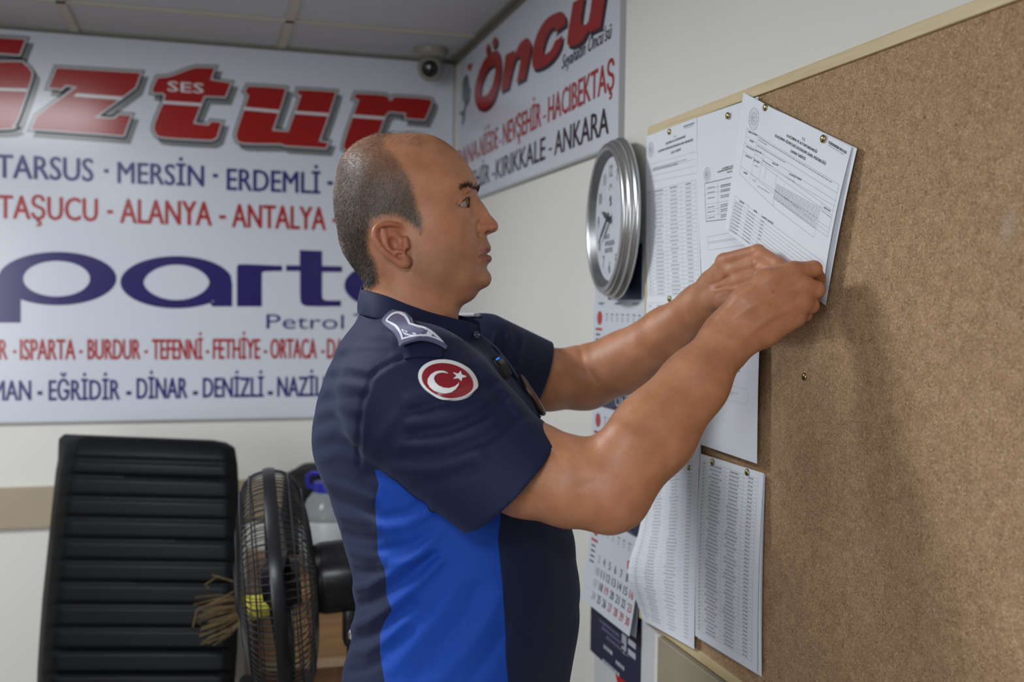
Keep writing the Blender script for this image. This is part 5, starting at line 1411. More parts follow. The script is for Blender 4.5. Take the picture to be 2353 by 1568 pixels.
t.build(sG.S(0.0003), 'form_labels', M_ink, dG); t = Print()
for tt, a, b in (('KALKIŞ',(345,262),(418,300)), ('VARIŞ',(578,405),(634,440)), ('HAREKET SAATLERİ',(722,505),(895,615)), ('TARİFE YÖNÜ',(1690,360),(1795,425))): sG.word(t, tt, q8(*a), q8(*b), 4.2, 0.05)
for a, b in (((650,828),(1810,1530)), ((645,868),(780,950)), ((625,958),(1075,1225)), ((715,1200),(880,1300)), ((585,1275),(650,1305)), ((1130,1480),(1230,1530)), ((560,1500),(610,1530))): sG.streak(g, q7(*a), q7(*b), 4, r_, 0.25, 0.022)
for k in range(13):
    a = np.array([950-4*k, -5+18.5*k]); b = np.array([1640-7*k, 372+26*k]); sG.streak(g if k != 6 else t, q8(*a), q8(*b), 2.2, r_, 0.3, 0.02)
sG.streak(g, q8(640,30), q8(835,140), 3.5, r_); sG.streak(g, q8(1660,405), q8(1805,520), 3.5, r_)
sG.seg(p, q8(272,168), q8(1672,1195)); sG.seg(p, q8(265,228), q8(1655,1265))
for k in range(1, 10): sG.seg(p, q8(265-10.5*k, 228+50*k), q8(1655-15*k, 1265+58*k) if k < 9 else q8(1000, 1150))
for a, b in (((272,168),(165,700)), ((502,300),(390,850)), ((718,455),(620,950))): sG.seg(p, q8(*a), q8(*b))
sG.seg(p, q8(1672,1195), q8(1600,1640))
for k in range(9):
    sG.streak(g, q8(268-10.5*k, 272+50*k), q8(395-10.5*k, 350+50*k), 4, r_, 0.2, 0.02); sG.streak(g, q8(490-11*k, 410+50*k), q8(600-11*k, 490+50*k), 4, r_, 0.2, 0.02)
    if k < 6: sG.streak(g, q8(708-11*k, 560+52*k), q8(752-11*k, 588+52*k), 4, r_, 0.2, 0.02)
t.build(sG.S(0.0003), 'column_labels', M_ink, dG); p.build(sG.S(0.0003), 'table_rules', M_inkg, dG); g.build(sG.S(0.0003), 'small_print', M_inkm, dG)
# brass thumbtacks
M_brass = mat('brass', (0.40, 0.33, 0.16), 0.28, metal=1.0)
def tack(x, y, off, label):
    c = on_x(x, y, RX-off); M = frame_mat(c, (0, 1, 0), (0, 0, 1), (-1, 0, 0))
    o = empty('thumbtack', c, label, 'thumbtack', 'brass thumbtacks on the cork board')
    MB().lathe([(0.0053, 0.0), (0.0054, 0.0006), (0.0048, 0.0018), (0.0032, 0.0028), (0.0014, 0.0033), (0, 0.0034)], 20, M).build('head', M_brass, o, smooth=True)
    pin = MB().lathe([(0.0006, 0.0), (0.0006, -0.006), (0.0, -0.009)], 8, M, cap0=True).build('pin', M_brass, o)
tack(1538.5,303,0.0165,'brass thumbtack at the top of the left fare sheet'); tack(1672.5,266,0.0195,'brass thumbtack at the top of the form behind the booklet')
tack(1759,247,0.0250,'brass thumbtack in the booklet beside the round seal'); tack(1891.5,319,0.0240,'brass thumbtack in the booklet beside the barcode')
tack(1538.5,687,0.0182,'brass thumbtack between the left fare sheet and the list below'); tack(1584,1075,0.0195,'brass thumbtack at the top of the curling list')
tack(1637,1062,0.0200,'left brass thumbtack on the stapled list'); tack(1717,1086,0.0200,'right brass thumbtack on the stapled list'); tack(1848.5,866,0.0102,'lone brass thumbtack stuck in bare cork')
# ------------------------------------------------------------------ wall clock
M_alu = mat('brushed_aluminium', (0.52, 0.53, 0.53), 0.30, metal=0.9, noise=(120, 0.06)); M_face = mat('clock_face', (0.62, 0.65, 0.70), 0.5)
M_cblk = mat('clock_black', (0.02, 0.02, 0.024), 0.4); M_crail = mat('clock_inner_ring', (0.16, 0.165, 0.17), 0.35, metal=0.6)
KS, KA = 0.92, math.radians(7.0)                # the clock hangs a little askew, its near edge off the wall
cu, cn = np.array([-math.sin(KA), -math.cos(KA), 0]), np.array([-math.cos(KA), math.sin(KA), 0])
ck = np.array([RX-0.169*KS*math.sin(KA)-0.002, 0, (on_x(1434, 309, RX-0.03)[2]+on_x(1426, 692, RX-0.03)[2])/2])
lo_, hi_ = 1.2, 2.8
for _ in range(50):
    ck[1] = (lo_+hi_)/2; q = to_px(w2c((ck+(cn*0.035-cu*0.156)*KS)[None]))[0][0]
    lo_, hi_ = (lo_, ck[1]) if q < 1348.5 else (ck[1], hi_)
clk = empty('wall_clock', ck, 'round silver wall clock left of the cork board', 'clock')
MC = frame_mat(ck, cu*KS, np.array([0, 0, KS]), cn*KS)
MB().lathe([(0.150, 0.0005), (0.166, 0.004), (0.169, 0.009), (0.166, 0.014), (0.161, 0.016), (0.160, 0.019), (0.163, 0.022), (0.161, 0.026), (0.156, 0.028), (0.155, 0.031), (0.156, 0.034), (0.153, 0.037), (0.147, 0.039), (0.143, 0.038), (0.141, 0.035)], 96, MC, False, False).build('rim', M_alu, clk, smooth=True, angle=180)
MB().lathe([(0.141, 0.035), (0.133, 0.027), (0.128, 0.022)], 96, MC, False, False).build('inner_ring', M_crail, clk, smooth=True)
MB().lathe([(0, 0.020), (0.129, 0.020), (0.129, 0.022), (0, 0.022)], 96, MC, False, False).build('face', M_face, clk)
class CK:
    def S(s, eps):
        def f(V, ex=0.0):
            V = np.asarray(V, float); return ck+KS*(V[:, 0:1]*cu+V[:, 1:2]*np.array([0, 0, 1.0])+(0.022+eps+(np.zeros(len(V))+ex)[:, None])*cn)
        return f
cs = CK()
for h in range(1, 13):
    p = Print(); a = math.radians(90-30*h); R = 0.1
    v, f = text2d(str(h), 0, 3); w = v[:, 0].max()*0.024*0.85
    p.text(str(h), R*math.cos(a)-w/2, R*math.sin(a)-0.012, 0.024, width=w, bold=0.012); p.build(cs.S(0.0004), 'numeral', M_cblk, clk)
p = Print(); [p.rect(-0.034, -0.0475-0.0135*k, -0.034, -0.0475) for k in ()]
for k, (t, w) in enumerate((('HATAY', 0.036), ('BÜYÜKŞEHİR', 0.076), ('BELEDİYESİ', 0.062))):
    q = Print(); q.text(t, -0.038, -0.040-0.0145*k, 0.0095, width=w, bold=0.01); q.build(cs.S(0.0004), 'lettering', mat('print_slate_blue', (0.055, 0.065, 0.12), 0.5), clk)
q = Print(); q.add(*poly2d([[(0.012*math.cos(t), 0.062+0.012*math.sin(t)) for t in np.linspace(0.2, 3.3, 14)]+[(0.008*math.cos(t), 0.061+0.008*math.sin(t)) for t in np.linspace(3.3, 0.2, 14)]]))
q.build(cs.S(0.0004), 'emblem_arch', M_inkg, clk)
q = Print(); q.add(*poly2d([[(0.0, 0.05), (0.01, 0.044), (0.004, 0.04), (0.012, 0.03), (-0.008, 0.026), (-0.001, 0.036), (-0.01, 0.04)]])); q.build(cs.S(0.0004), 'emblem_figure', M_cblk, clk)
def hand_(ang, L, w, z, name):
    a = math.radians(ang); d = np.array([math.cos(a), math.sin(a)]); n = np.array([-d[1], d[0]])
    pts = [-0.018*d-n*w*.4, -0.018*d+n*w*.4, d*L*0.55+n*w*0.5, d*L, d*L*0.55-n*w*0.5]
    M = frame_mat(ck+cn*KS*(0.022+z), cu*KS, np.array([0, 0, KS]), cn*KS); MB().prism([tuple(q) for q in pts][::-1], M, 0.0012).build(name, M_cblk, clk)
hand_(90-30*9.66, 0.060, 0.012, 0.004, 'hour_hand'); hand_(90-6*39.5, 0.088, 0.010, 0.0065, 'minute_hand')
MB().lathe([(0.006, 0.022), (0.006, 0.031), (0, 0.032)], 20, MC).build('hand_hub', M_cblk, clk, smooth=True)
M_glass = bpy.data.materials.new('clock_glass'); M_glass.use_nodes = True
nt = M_glass.node_tree; nt.nodes.remove(nt.nodes['Principled BSDF']); mo = nt.nodes['Material Output']
tb, gb_, mx_ = nt.nodes.new('ShaderNodeBsdfTransparent'), nt.nodes.new('ShaderNodeBsdfGlossy'), nt.nodes.new('ShaderNodeMixShader')
gb_.inputs['Roughness'].default_value = 0.04; mx_.inputs[0].default_value = 0.10
nt.links.new(tb.outputs[0], mx_.inputs[1]); nt.links.new(gb_.outputs[0], mx_.inputs[2]); nt.links.new(mx_.outputs[0], mo.inputs[0])
MB().lathe([(0, 0.034), (0.139, 0.034)], 64, MC, False, False).build('glass', M_glass, clk)

# ------------------------------------------------------------------ three-month wall calendar
M_cal = mat('calendar_page', (0.56, 0.60, 0.66), 0.45); M_calnavy = mat('calendar_navy', (0.022, 0.026, 0.062), 0.4); M_wire = mat('binding_wire', (0.30, 0.32, 0.32), 0.35, metal=0.8)
M_calred = mat('calendar_red', (0.42, 0.05, 0.05), 0.5); M_cald = mat('calendar_ink', (0.045, 0.055, 0.07), 0.5); M_calf = mat('calendar_faint', (0.30, 0.33, 0.36), 0.5)
cl, cr = on_x(1363, 850, RX-0.006)[1], on_x(1472, 1250, RX-0.006)[1]; CWd = cl-cr
def cz(y, off=0.006, x=1420): return on_x(x, y, RX-off)[2]
cal = empty('wall_calendar', (RX, (cl+cr)/2, cz(1560)), 'long three-month wall calendar with navy strips hanging below the clock', 'calendar')
def cbox(name, zt, zb, off, th, m, dx0=0, dx1=0):
    return MB().box((RX-off-th/2, (cl-dx0+cr+dx1)/2, (zt+zb)/2), (th, CWd-dx0-dx1, zt-zb)).build(name, m, cal)
zh = cz(560); z1t, z1b = cz(703), cz(903); z2t, z2b = cz(946), cz(1170); z3t, z3b = cz(1213), cz(1424); zend = cz(1556)
cbox('header_card', zh, z1t, 0.001, 0.003, M_cal); cbox('header_picture', zh-0.005, z1t+0.012, 0.0042, 0.0006, M_calnavy, 0.075, 0.02)
cbox('backing_card', z1t, zend, 0.0008, 0.002, M_calnavy)
class CP:
    def __init__(s, off, top, bot, flare=0.0, yaw=0.0): s.off, s.t, s.b, s.f, s.yw = off, top, bot, flare, yaw
    def S(s, eps=0.0):
        def f(V, ex=0.0):
            V = np.asarray(V, float); u, v = V[:, 0], V[:, 1]
            d = s.off+eps+ex+s.f*v**1.7+s.yw*u
            return np.stack([RX-d, cl-u*CWd, s.t+(s.b-s.t)*v], 1)
        return f
def page(cp, name, par, n=8, u1=1.0):
    g = np.linspace(0, 1, n+1); U = np.array([(a*u1, b) for b in g for a in g]); F = [(j*(n+1)+i, (j+1)*(n+1)+i, (j+1)*(n+1)+i+1, j*(n+1)+i+1) for j in range(n) for i in range(n)]
    A, B = cp.S(0)(U), cp.S(-0.0012)(U); N = len(A)
    ed = list(range(n+1))+[(i+1)*(n+1)+n for i in range(n)]+[n*(n+1)+n-1-j for j in range(n)]+[(n-1-i)*(n+1) for i in range(n-1)]
    return mesh_obj(name, np.concatenate([A, B]), F+[tuple(N+k for k in f[::-1]) for f in F]+[(ed[k], ed[(k+1) % len(ed)], N+ed[(k+1) % len(ed)], N+ed[k]) for k in range(len(ed))], M_cal, par)
grid = [[None, None, None, None, '1', '2'], ['3', '4', '5', '6', '7', '8', '9'], ['10', '11', '12', '13', '14', '15', '16'], ['17', '18', '19', '20', '21', '22', '23'], ['24', '25', '26', '27', '28', '29', '30']]
for k, (zt, zb, fl) in enumerate(((z1t, z1b, 0.004), (z2t, z2b, 0.006), (z3t, z3b, 0.020))):
    cp = CP(0.006, zt, zb, fl)
    back = CP(0.0045, zt, zb-0.004, fl*0.45); pg0 = page(back, 'month_page', cal); pg = page(cp, 'month_page', cal)
    asp = CWd/(zt-zb); d, r, f = Print(), Print(), Print()
    r.add(ell(0.13, 0.15, 0.055, 0.055*asp, 24), [tuple(range(24))])
    for q in range(7):
        u = 0.28+q*0.105; f.rect(u-0.022, 0.115, u+0.022+0.01*(q % 2), 0.090); [f.rect(u-0.018, 0.15+0.028*j, u+0.02, 0.137+0.028*j) for j in range(2)]
    r.rect(0.05, 0.30, 0.19, 0.27); [d.rect(0.06, 0.36+0.06*j, 0.15, 0.34+0.06*j) for j in range(4)]
    for ri, row in enumerate(grid):
        for ci, t in enumerate(row):
            if not t: continue
            u = 0.25+(ci+(1 if ri == 0 else 0))*0.113
            v = 0.365+ri*0.138; tr = (d if not (t in ('1', '2', '9', '16', '19', '23', '27', '28', '29', '30')) else r) if t not in ('3', '10', '17', '24') else f
            vv, ff = text2d(t, 0, 2); ww = 0.034*len(t); h = 0.088
            for sh in (-0.002, 0, 0.002): tr.add(np.stack([u+sh+(vv[:, 0]/vv[:, 0].max()-0.5)*ww, v-vv[:, 1]*h], 1), ff, 2e-5*(sh > 0)+1e-5*(sh == 0))
    d.build(cp.S(0.0004), 'black_dates', M_cald, pg); r.build(cp.S(0.0004), 'red_dates', M_calred, pg); f.build(cp.S(0.0004), 'pale_dates', M_calf, pg)
    w = MB()
    for u in (0.16, 0.5, 0.84):
        for j in range(6):
            y = cl-(u-0.045+0.018*j)*CWd; c = np.array([RX-0.005, y, zt])
            w.tube([c+[0.004*math.cos(t), 0, 0.006*math.sin(t)] for t in np.linspace(-math.pi*0.5, math.pi*0.9, 8)], 0.0006, 5)
    w.build('wire_binding', M_wire, cal)
M_calw = mat('calendar_white', (0.42, 0.45, 0.52), 0.5)
class CPs:
    def S(s, eps):
        def f(V, ex=0.0):
            V = np.asarray(V, float); return np.stack([np.full(len(V), RX-0.0028-eps)-ex, cl-V[:, 0]*CWd, V[:, 1]], 1)
        return f
q = Print(); q.text('ÖNCÜ', 0.45, z1b-0.028, 0.020, width=0.40, bold=0.02); q.build(CPs().S(0.0004), 'strip_lettering', M_calw, cal)
for (u0, u1, y, h) in ((0.2, 0.62, 0.030, 0.006), (0.25, 0.72, 0.041, 0.006), (0.35, 0.8, 0.053, 0.006), (0.30, 0.48, 0.075, 0.008), (0.55, 0.72, 0.085, 0.008), (0.28, 0.62, 0.106, 0.007)):
    q = Print(); x = u0
    while x < u1: w_ = min(0.035*(0.6+r_.random()), u1-x); q.rect(x, z3b-y-h, x+w_, z3b-y); x += w_+0.012
    q.build(CPs().S(0.0004), 'footer_small_print', M_calw if y > 0.07 else mat('calendar_dull_blue', (0.12, 0.14, 0.22), 0.5), cal)
q = Print(); [q.rect(0.66+0.03*k, z3b-0.060, 0.685+0.03*k, z3b-0.022) for k in range(3)]; [q.rect(0.78, z3b-0.034-0.02*k, 0.92, z3b-0.022-0.02*k) for k in range(2)]
q.build(CPs().S(0.0004), 'footer_marks', M_calw, cal)
# poster under the calendar
pa, pb = on_x(1366, 1500, RX-0.0005)[1], on_x(1503, 1500, RX-0.0005)[1]; pz = on_x(1500, 1395, RX)[2]
po_ = empty('poster', (RX, (pa+pb)/2, pz-0.5), 'white poster with a red shape low on the wall under the calendar', 'poster')
MB().box((RX-0.0004, (pa+pb)/2, pz-0.25), (0.0006, pa-pb, 0.5)).build('sheet', mat('poster_white', (0.58, 0.58, 0.60), 0.4), po_)
pp = Plane('right', 0.0008)
q = Print(); q.add(*poly2d([pp.pxs([(1408,1520),(1430,1548),(1440,1575),(1452,1590),(1452,1620),(1425,1600)])])).add(*poly2d([pp.pxs([(1446,1480),(1456,1478),(1454,1570),(1440,1560)])])); q.build(pp.S(0.0003), 'red_shape', mat('poster_red', (0.42, 0.02, 0.015), 0.4), po_)

# ------------------------------------------------------------------ security camera
sc_ = on_z(990, 127, CEIL_Z-0.02); 
scm = empty('security_camera', (sc_[0], sc_[1], CEIL_Z), 'small white dome security camera in the ceiling corner', 'camera')
M_cam = mat('camera_white', (0.25, 0.245, 0.215), 0.4); Mz = Matrix.Translation((sc_[0], sc_[1], CEIL_Z)) @ Matrix.Rotation(math.pi, 4, 'X')
MB().lathe([(0, 0.0), (0.052, 0.0), (0.053, 0.010), (0.047, 0.022), (0.038, 0.030), (0, 0.030)], 36, Mz).build('base', M_cam, scm, smooth=True)
bc = np.array([sc_[0], sc_[1], CEIL_Z-0.060]); Mb = Matrix.Translation(bc)
dl = CO-bc; dl[2] -= 0.15; dl[0] -= 0.35; dl /= np.linalg.norm(dl); xx = np.cross([0, 0, 1], dl); xx /= np.linalg.norm(xx); yy = np.cross(dl, xx)
Mh = frame_mat(bc, xx, yy, dl)
MB().lathe([(0, -0.040)]+[(0.042*math.sin(t), -0.042*math.cos(t)) for t in np.linspace(0.3, 2.35, 14)]+[(0.027, 0.031), (0, 0.031)], 36, Mh).build('eyeball_housing', M_cam, scm, smooth=True)
MB().lathe([(0, 0.0305), (0.026, 0.0305), (0.026, 0.036), (0.020, 0.040), (0, 0.041)], 32, Mh).build('lens', mat('lens_black', (0.01, 0.011, 0.014), 0.12), scm, smooth=True)

# ------------------------------------------------------------------ office chair
M_lea = mat('black_leather', (0.0032, 0.0036, 0.0043), 0.5, spec=0.13, bump=(260, 0.15)); M_pl = mat('black_plastic', (0.012, 0.012, 0.013), 0.4); M_chr = mat('chrome', (0.5, 0.5, 0.52), 0.2, metal=1.0)
def chz(y): return 2.72-0.18*(y-1010)/560
lft = [(1008,140),(1020,124),(1060,114),(1100,106),(1200,93),(1300,80),(1400,67),(1500,57),(1568,51),(1700,44),(1760,48),(1790,62)]
rgt = [(1008,520),(1020,540),(1060,546),(1100,548),(1200,550),(1300,551),(1400,549),(1500,545),(1568,540),(1700,520),(1760,505),(1790,485)]
seams = [1058,1096,1144,1192,1241,1291,1340,1391,1444,1496,1550,1605,1660,1720]
ch_b = at(320, 1790, chz(1790)+0.22); chair = empty('office_chair', (ch_b[0], ch_b[1], 0), 'black leather high-back office chair with horizontal ribs standing under the sign', 'chair')
ys = np.concatenate([np.linspace(1008, 1060, 12)[:-1], np.arange(1060, 1791, 4.5)]); nu = 44
Lx = np.interp(ys, *zip(*lft)); Rx = np.interp(ys, *zip(*rgt)); side = 30
def yskew(y, u): return y+14*(u-0.35)*np.clip(1-(y-1010)/500, -0.2, 1)
Vf, Vb = [], []
tv = np.array([-0.055, 0.02, 0.10])
for y, a, b in zip(ys, Lx, Rx):
    sd = 30+14*(y-1010)/560; a2 = a+sd
    near = min(abs(y-s) for s in seams)
    rib = 0.009*(1-math.exp(-(near/6.0)**2))
    topr = 0.03*max(0, 1-(y-1008)/55)**2
    for k in range(nu+1):
        u = k/nu; e = min(u, 1-u)
        edge = 1-math.exp(-(e/0.035)**2)
        z = chz(y)+0.020*(1-edge)-rib*edge*(0.5+0.5*min(1, e/0.06))+topr-0.012*math.sin(u*math.pi)
        p = CO+ray(a2+(b-a2)*u, yskew(y, u))*z; Vf.append(p)
        pb_ = p+CR*(tv[0])+CU*tv[1]*0+CF*(tv[2]-0.03*max(0, 1-(y-1008)/60)); Vb.append(pb_)
n1 = len(ys); W_ = nu+1; Nf = n1*W_
F = [(j*W_+i, (j+1)*W_+i, (j+1)*W_+i+1, j*W_+i+1) for j in range(n1-1) for i in range(nu)]
F += [tuple(Nf+k for k in f[::-1]) for f in F]
ed = [i for i in range(W_)]+[(j+1)*W_+nu for j in range(n1-1)]+[(n1-1)*W_+nu-1-i for i in range(nu)]+[(n1-2-j)*W_ for j in range(n1-2)]
F += [(ed[k], ed[(k+1) % len(ed)], Nf+ed[(k+1) % len(ed)], Nf+ed[k]) for k in range(len(ed))]
bk_ = mesh_obj('backrest', Vf+Vb, F, M_lea, chair, smooth=True); bk_.data.set_sharp_from_angle(angle=math.radians(75))
c0 = np.array([ch_b[0], ch_b[1], 0]); fwd = -CF*[1, 1, 0]+CR*0.2*[1, 1, 0]; fwd /= np.linalg.norm(fwd); rgtv = np.cross(fwd, [0, 0, 1]); Rm = Matrix((rgtv, fwd, (0, 0, 1))).transposed()
sc0 = c0+fwd*0.26+CR*0.06
MB().box(sc0+[0, 0, 0.47], (0.50, 0.50, 0.11), Rm, 0.04, 4).build('seat', M_lea, chair, smooth=True)
for s_ in (-1, 1):
    arm = sc0+rgtv*s_*0.205-fwd*0.06+CR*[0.02, 0.02, 0]-np.array([0, 0, 0.10])
    A = at(560, 1500, 2.5) if s_ == -1 else None
    t = MB().tube([arm+fwd*0.10+[0, 0, 0.54], arm+fwd*0.11+[0, 0, 0.61], arm-fwd*0.08+[0, 0, 0.635], arm-fwd*0.15+[0, 0, 0.60]], 0.022, 10)
    o = t.build('armrest', M_pl, chair, smooth=True)
    MB().box(arm+[0, 0, 0.65], (0.06, 0.22, 0.035), Rm, 0.014, 3).build('arm_pad', M_lea, o, smooth=True)
MB().lathe([(0.03, 0.10), (0.03, 0.30), (0.02, 0.30), (0.02, 0.42), (0, 0.42)], 20, Matrix.Translation(sc0)).build('gas_column', M_chr, chair, smooth=True)
for k in range(5):
    a = 2*math.pi*k/5+0.3; d = np.array([math.cos(a), math.sin(a), 0])
    leg = MB().tube([sc0+[0, 0, 0.11], sc0+d*0.30+[0, 0, 0.08]], [0.03, 0.018], 8).build('base_leg', M_chr, chair, smooth=True)
    cc = sc0+d*0.30+[0, 0, 0.028]; ax = np.cross(d, [0, 0, 1])
    MB().lathe([(0, -0.02), (0.028, -0.02), (0.028, 0.02), (0, 0.02)], 16, frame_mat(cc, d, (0, 0, 1), ax)).build('caster', M_pl, leg, smooth=True)

# ------------------------------------------------------------------ wooden desk against the back wall
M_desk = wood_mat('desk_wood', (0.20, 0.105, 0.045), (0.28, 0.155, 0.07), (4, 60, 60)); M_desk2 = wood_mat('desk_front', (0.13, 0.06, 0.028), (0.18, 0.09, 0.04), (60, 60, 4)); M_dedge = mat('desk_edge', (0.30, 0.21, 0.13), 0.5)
dz = on_y(640, 1372, at(640, 1372, 2.80)[1])[2]; dY = at(640, 1372, 2.80)[1]
dx0, dx1 = at(578, 1400, 2.83)[0], at(1010, 1400, 2.83)[0]
desk = empty('wooden_desk', ((dx0+dx1)/2, (dY+YB)/2, 0), 'brown wooden desk against the back wall behind the fan', 'desk')
MB().box(((dx0+dx1)/2, (dY+YB-0.02)/2, dz-0.014), (dx1-dx0, YB-0.02-dY, 0.028)).build('desk_top', M_desk, desk, bevel=0.002)
zfb = dz-0.028-0.155
MB().box(((dx0+dx1)/2, dY+0.03, (dz-0.028+zfb)/2), (dx1-dx0-0.04, 0.018, dz-0.028-zfb)).build('front_rail', M_desk, desk)
MB().box(((dx0+dx1)/2, dY+0.029, zfb-0.012), (dx1-dx0-0.04, 0.024, 0.024)).build('edge_strip', M_dedge, desk)
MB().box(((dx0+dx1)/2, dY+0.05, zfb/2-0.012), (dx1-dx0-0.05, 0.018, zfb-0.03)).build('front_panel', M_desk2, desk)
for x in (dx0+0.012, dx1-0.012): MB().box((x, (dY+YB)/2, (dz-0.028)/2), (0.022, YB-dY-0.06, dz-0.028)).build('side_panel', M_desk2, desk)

# big water bottle on the desk
wb = at(752, 1280, 3.14); wb[2] = dz
M_pet = mat('clear_plastic', (0.62, 0.66, 0.68), 0.12, trans=0.72, ior=1.2); M_bcap = mat('blue_plastic', (0.018, 0.02, 0.26), 0.35); M_wat = mat('bottle_label', (0.42, 0.45, 0.46), 0.35, noise=(40, 0.15))
bot = empty('water_bottle', wb, 'large clear water bottle with blue handle cap standing on the desk', 'bottle'); Mw = Matrix.Translation(wb)
zt = at(752, 1125, 3.14)[2]-dz
prof = [(0, 0.002), (0.072, 0.002), (0.080, 0.012), (0.081, zt*0.30), (0.078, zt*0.32), (0.081, zt*0.34), (0.081, zt*0.60), (0.078, zt*0.63), (0.080, zt*0.66), (0.076, zt*0.74), (0.060, zt*0.88), (0.044, zt*0.97), (0.040, zt)]
MB().lathe(prof, 40, Mw, True, True).build('body', M_pet, bot, smooth=True)
MB().lathe([(0.0815, zt*0.19), (0.0822, zt*0.20), (0.0822, zt*0.62), (0.0815, zt*0.63)], 40, Mw, False, False).build('label_band', M_wat, bot, smooth=True)
MB().lathe([(0.043, zt-0.004), (0.044, zt+0.010), (0.043, zt+0.022), (0.040, zt+0.025), (0, zt+0.025)], 32, Mw).build('cap', M_bcap, bot, smooth=True)
hd_ = [wb+CR*x+np.array([0, 0, zt+h]) for x, h in ((-0.047, 0.004), (-0.060, 0.018), (-0.060, 0.042), (-0.048, 0.050), (0.048, 0.050), (0.060, 0.042), (0.060, 0.018), (0.047, 0.004))]
MB().tube(hd_, 0.0075, 8).build('carry_handle', M_bcap, bot, smooth=True)

# black backpack leaning on the wall behind the bottle
bgz = on_y(690, 1072, YB-0.085)[2]; bx0, bx1 = on_y(640, 1150, YB-0.085)[0], on_y(905, 1150, YB-0.085)[0]
M_bag = mat('black_nylon', (0.006, 0.006, 0.007), 0.75, bump=(300, 0.3))
bag = empty('backpack', ((bx0+bx1)/2, YB-0.065, dz), 'black backpack standing on the desk behind the bottle', 'backpack')
def bag_fn(p):
    c = np.array([(bx0+bx1)/2, YB-0.075, dz]); hx = (bx1-bx0)/2; H = bgz-dz
    q = p-c; zz = q[:, 2]/H
    a = np.abs(q[:, 0])/(hx*(1-0.10*zz)); b_ = np.abs(q[:, 1])/0.052
    d = (np.maximum(a**4+b_**2.5, 1e-9)**0.25-1)*0.05
    top = q[:, 2]-(H-0.10*np.maximum(a-0.55, 0)**1.5)
    return np.maximum(np.maximum(d, top), -q[:, 2]+0.002)+0.004*np.sin(q[:, 0]*60)*np.sin(q[:, 2]*45)*(np.abs(q[:, 1]) > 0.02)
v_, f_ = surf(bag_fn, ((bx0+bx1)/2-0.3, YB-0.155, dz-0.02), ((bx0+bx1)/2+0.3, YB+0.015, bgz+0.05), 0.006)
v_[:, 2] = np.maximum(v_[:, 2], dz+0.0005); from_arrays('body', v_, f_, M_bag, bag)
hz = on_y(735, 1052, YB-0.095)
MB().tube([((bx0+bx1)/2+0.0+0.04*math.cos(t), YB-0.075, bgz-0.012+0.05*math.sin(t)) for t in np.linspace(0, math.pi, 12)], 0.009, 8).build('grab_handle', M_bag, bag, smooth=True)

# straw whisk broom lying on the desk edge
M_straw = mat('straw', (0.15, 0.10, 0.045), 0.7, noise=(60, 0.3)); M_yel = mat('yellow_tape', (0.45, 0.40, 0.05), 0.5); M_bh = mat('broom_handle', (0.16, 0.09, 0.04), 0.6)
br = at(615, 1342, 2.62); br[2] = dz+0.03; dirb = np.array([-0.93, -0.34, -0.02]); dirb /= np.linalg.norm(dirb); sdb = np.cross(dirb, [0, 0, 1])
brm = empty('whisk_broom', br, 'straw hand broom with yellow binding sticking out between the chair and the fan', 'broom')
MB().tube([br-dirb*0.02, br+dirb*0.035, br+dirb*0.07], [0.024, 0.030, 0.033], 14).build('yellow_binding', M_yel, brm, smooth=True)
MB().tube([br-dirb*0.20, br-dirb*0.02], [0.014, 0.018], 12).build('handle', M_bh, brm, smooth=True)
b = MB(); rr = random.Random(5)
for k in range(60):
    a = rr.random()*6.28; r0 = 0.026*math.sqrt(rr.random()); L = 0.06+0.06*rr.random(); o0 = sdb*r0*math.cos(a)+np.array([0, 0, r0*math.sin(a)])
    sp = 1.5+rr.random(); p0 = br+dirb*0.06+o0; p2 = br+dirb*(0.06+L)+o0*sp+np.array([0, 0, -0.02*rr.random()]); p1 = (p0+p2)/2+o0*0.4
    b.tube([p0, p1, p2], 0.0011, 4)
for pts in (((555,1345,2.56),(500,1325,2.53),(470,1345,2.51),(480,1352,2.51)), ((552,1352,2.56),(500,1380,2.50),(452,1402,2.47),(443,1442,2.46)), ((552,1340,2.56),(515,1330,2.53),(488,1322,2.52))):
    b.tube([at(*q) for q in pts], 0.0014, 4)
o = b.build('straw_bristles', M_straw, brm); o['kind'] = 'stuff'

# ------------------------------------------------------------------ pedestal fan
FZ = 2.10; fcen = P(637, 1342, FZ)
ax = np.array([-0.975, -0.076, 0]); vd = fcen/np.linalg.norm(fcen); ax[2] = -(ax[0]*vd[0]+ax[1]*vd[1])/vd[2]; ax /= np.linalg.norm(ax)
C3 = np.stack([CR, CU, CF]); axw = ax@C3; upw = np.array([0, 0, 1.0]); upw = upw-axw*(upw@axw); upw /= np.linalg.norm(upw); sdw = np.cross(upw, axw)
fc_ = c2w(fcen[None])[0]; MF = frame_mat(fc_, sdw, upw, axw)
M_fan = mat('fan_black', (0.010, 0.010, 0.012), 0.28); M_fanw = mat('fan_wire', (0.022, 0.022, 0.024), 0.3)
pol = fc_-axw*0.148; pol[2] = 0
fan = empty('pedestal_fan', pol, 'black pedestal fan with wire cage standing behind the person', 'fan')
RF = 0.226
def guard(prof, nsp, rings, name):
    b = MB(); pr = smooth_pts(prof)
    for k in range(nsp):
        t = 2*math.pi*k/nsp; b.tube([MF @ Vector((r*math.cos(t), r*math.sin(t), h)) for r, h in pr], 0.0013, 4, caps=False)
    for r, h in rings: b.tube([MF @ Vector((r*math.cos(t), r*math.sin(t), h)) for t in np.linspace(0, 2*math.pi, 64, endpoint=False)], 0.0018, 5, closed=True)
    return b.build(name, M_fanw, fan, smooth=True)
def smooth_pts(pr):
    p = [np.array(q) for q in pr]
    for _ in range(2): p = [p[0]]+[q for a, b in zip(p[:-1], p[1:]) for q in (a*0.75+b*0.25, a*0.25+b*0.75)]+[p[-1]]
    return p
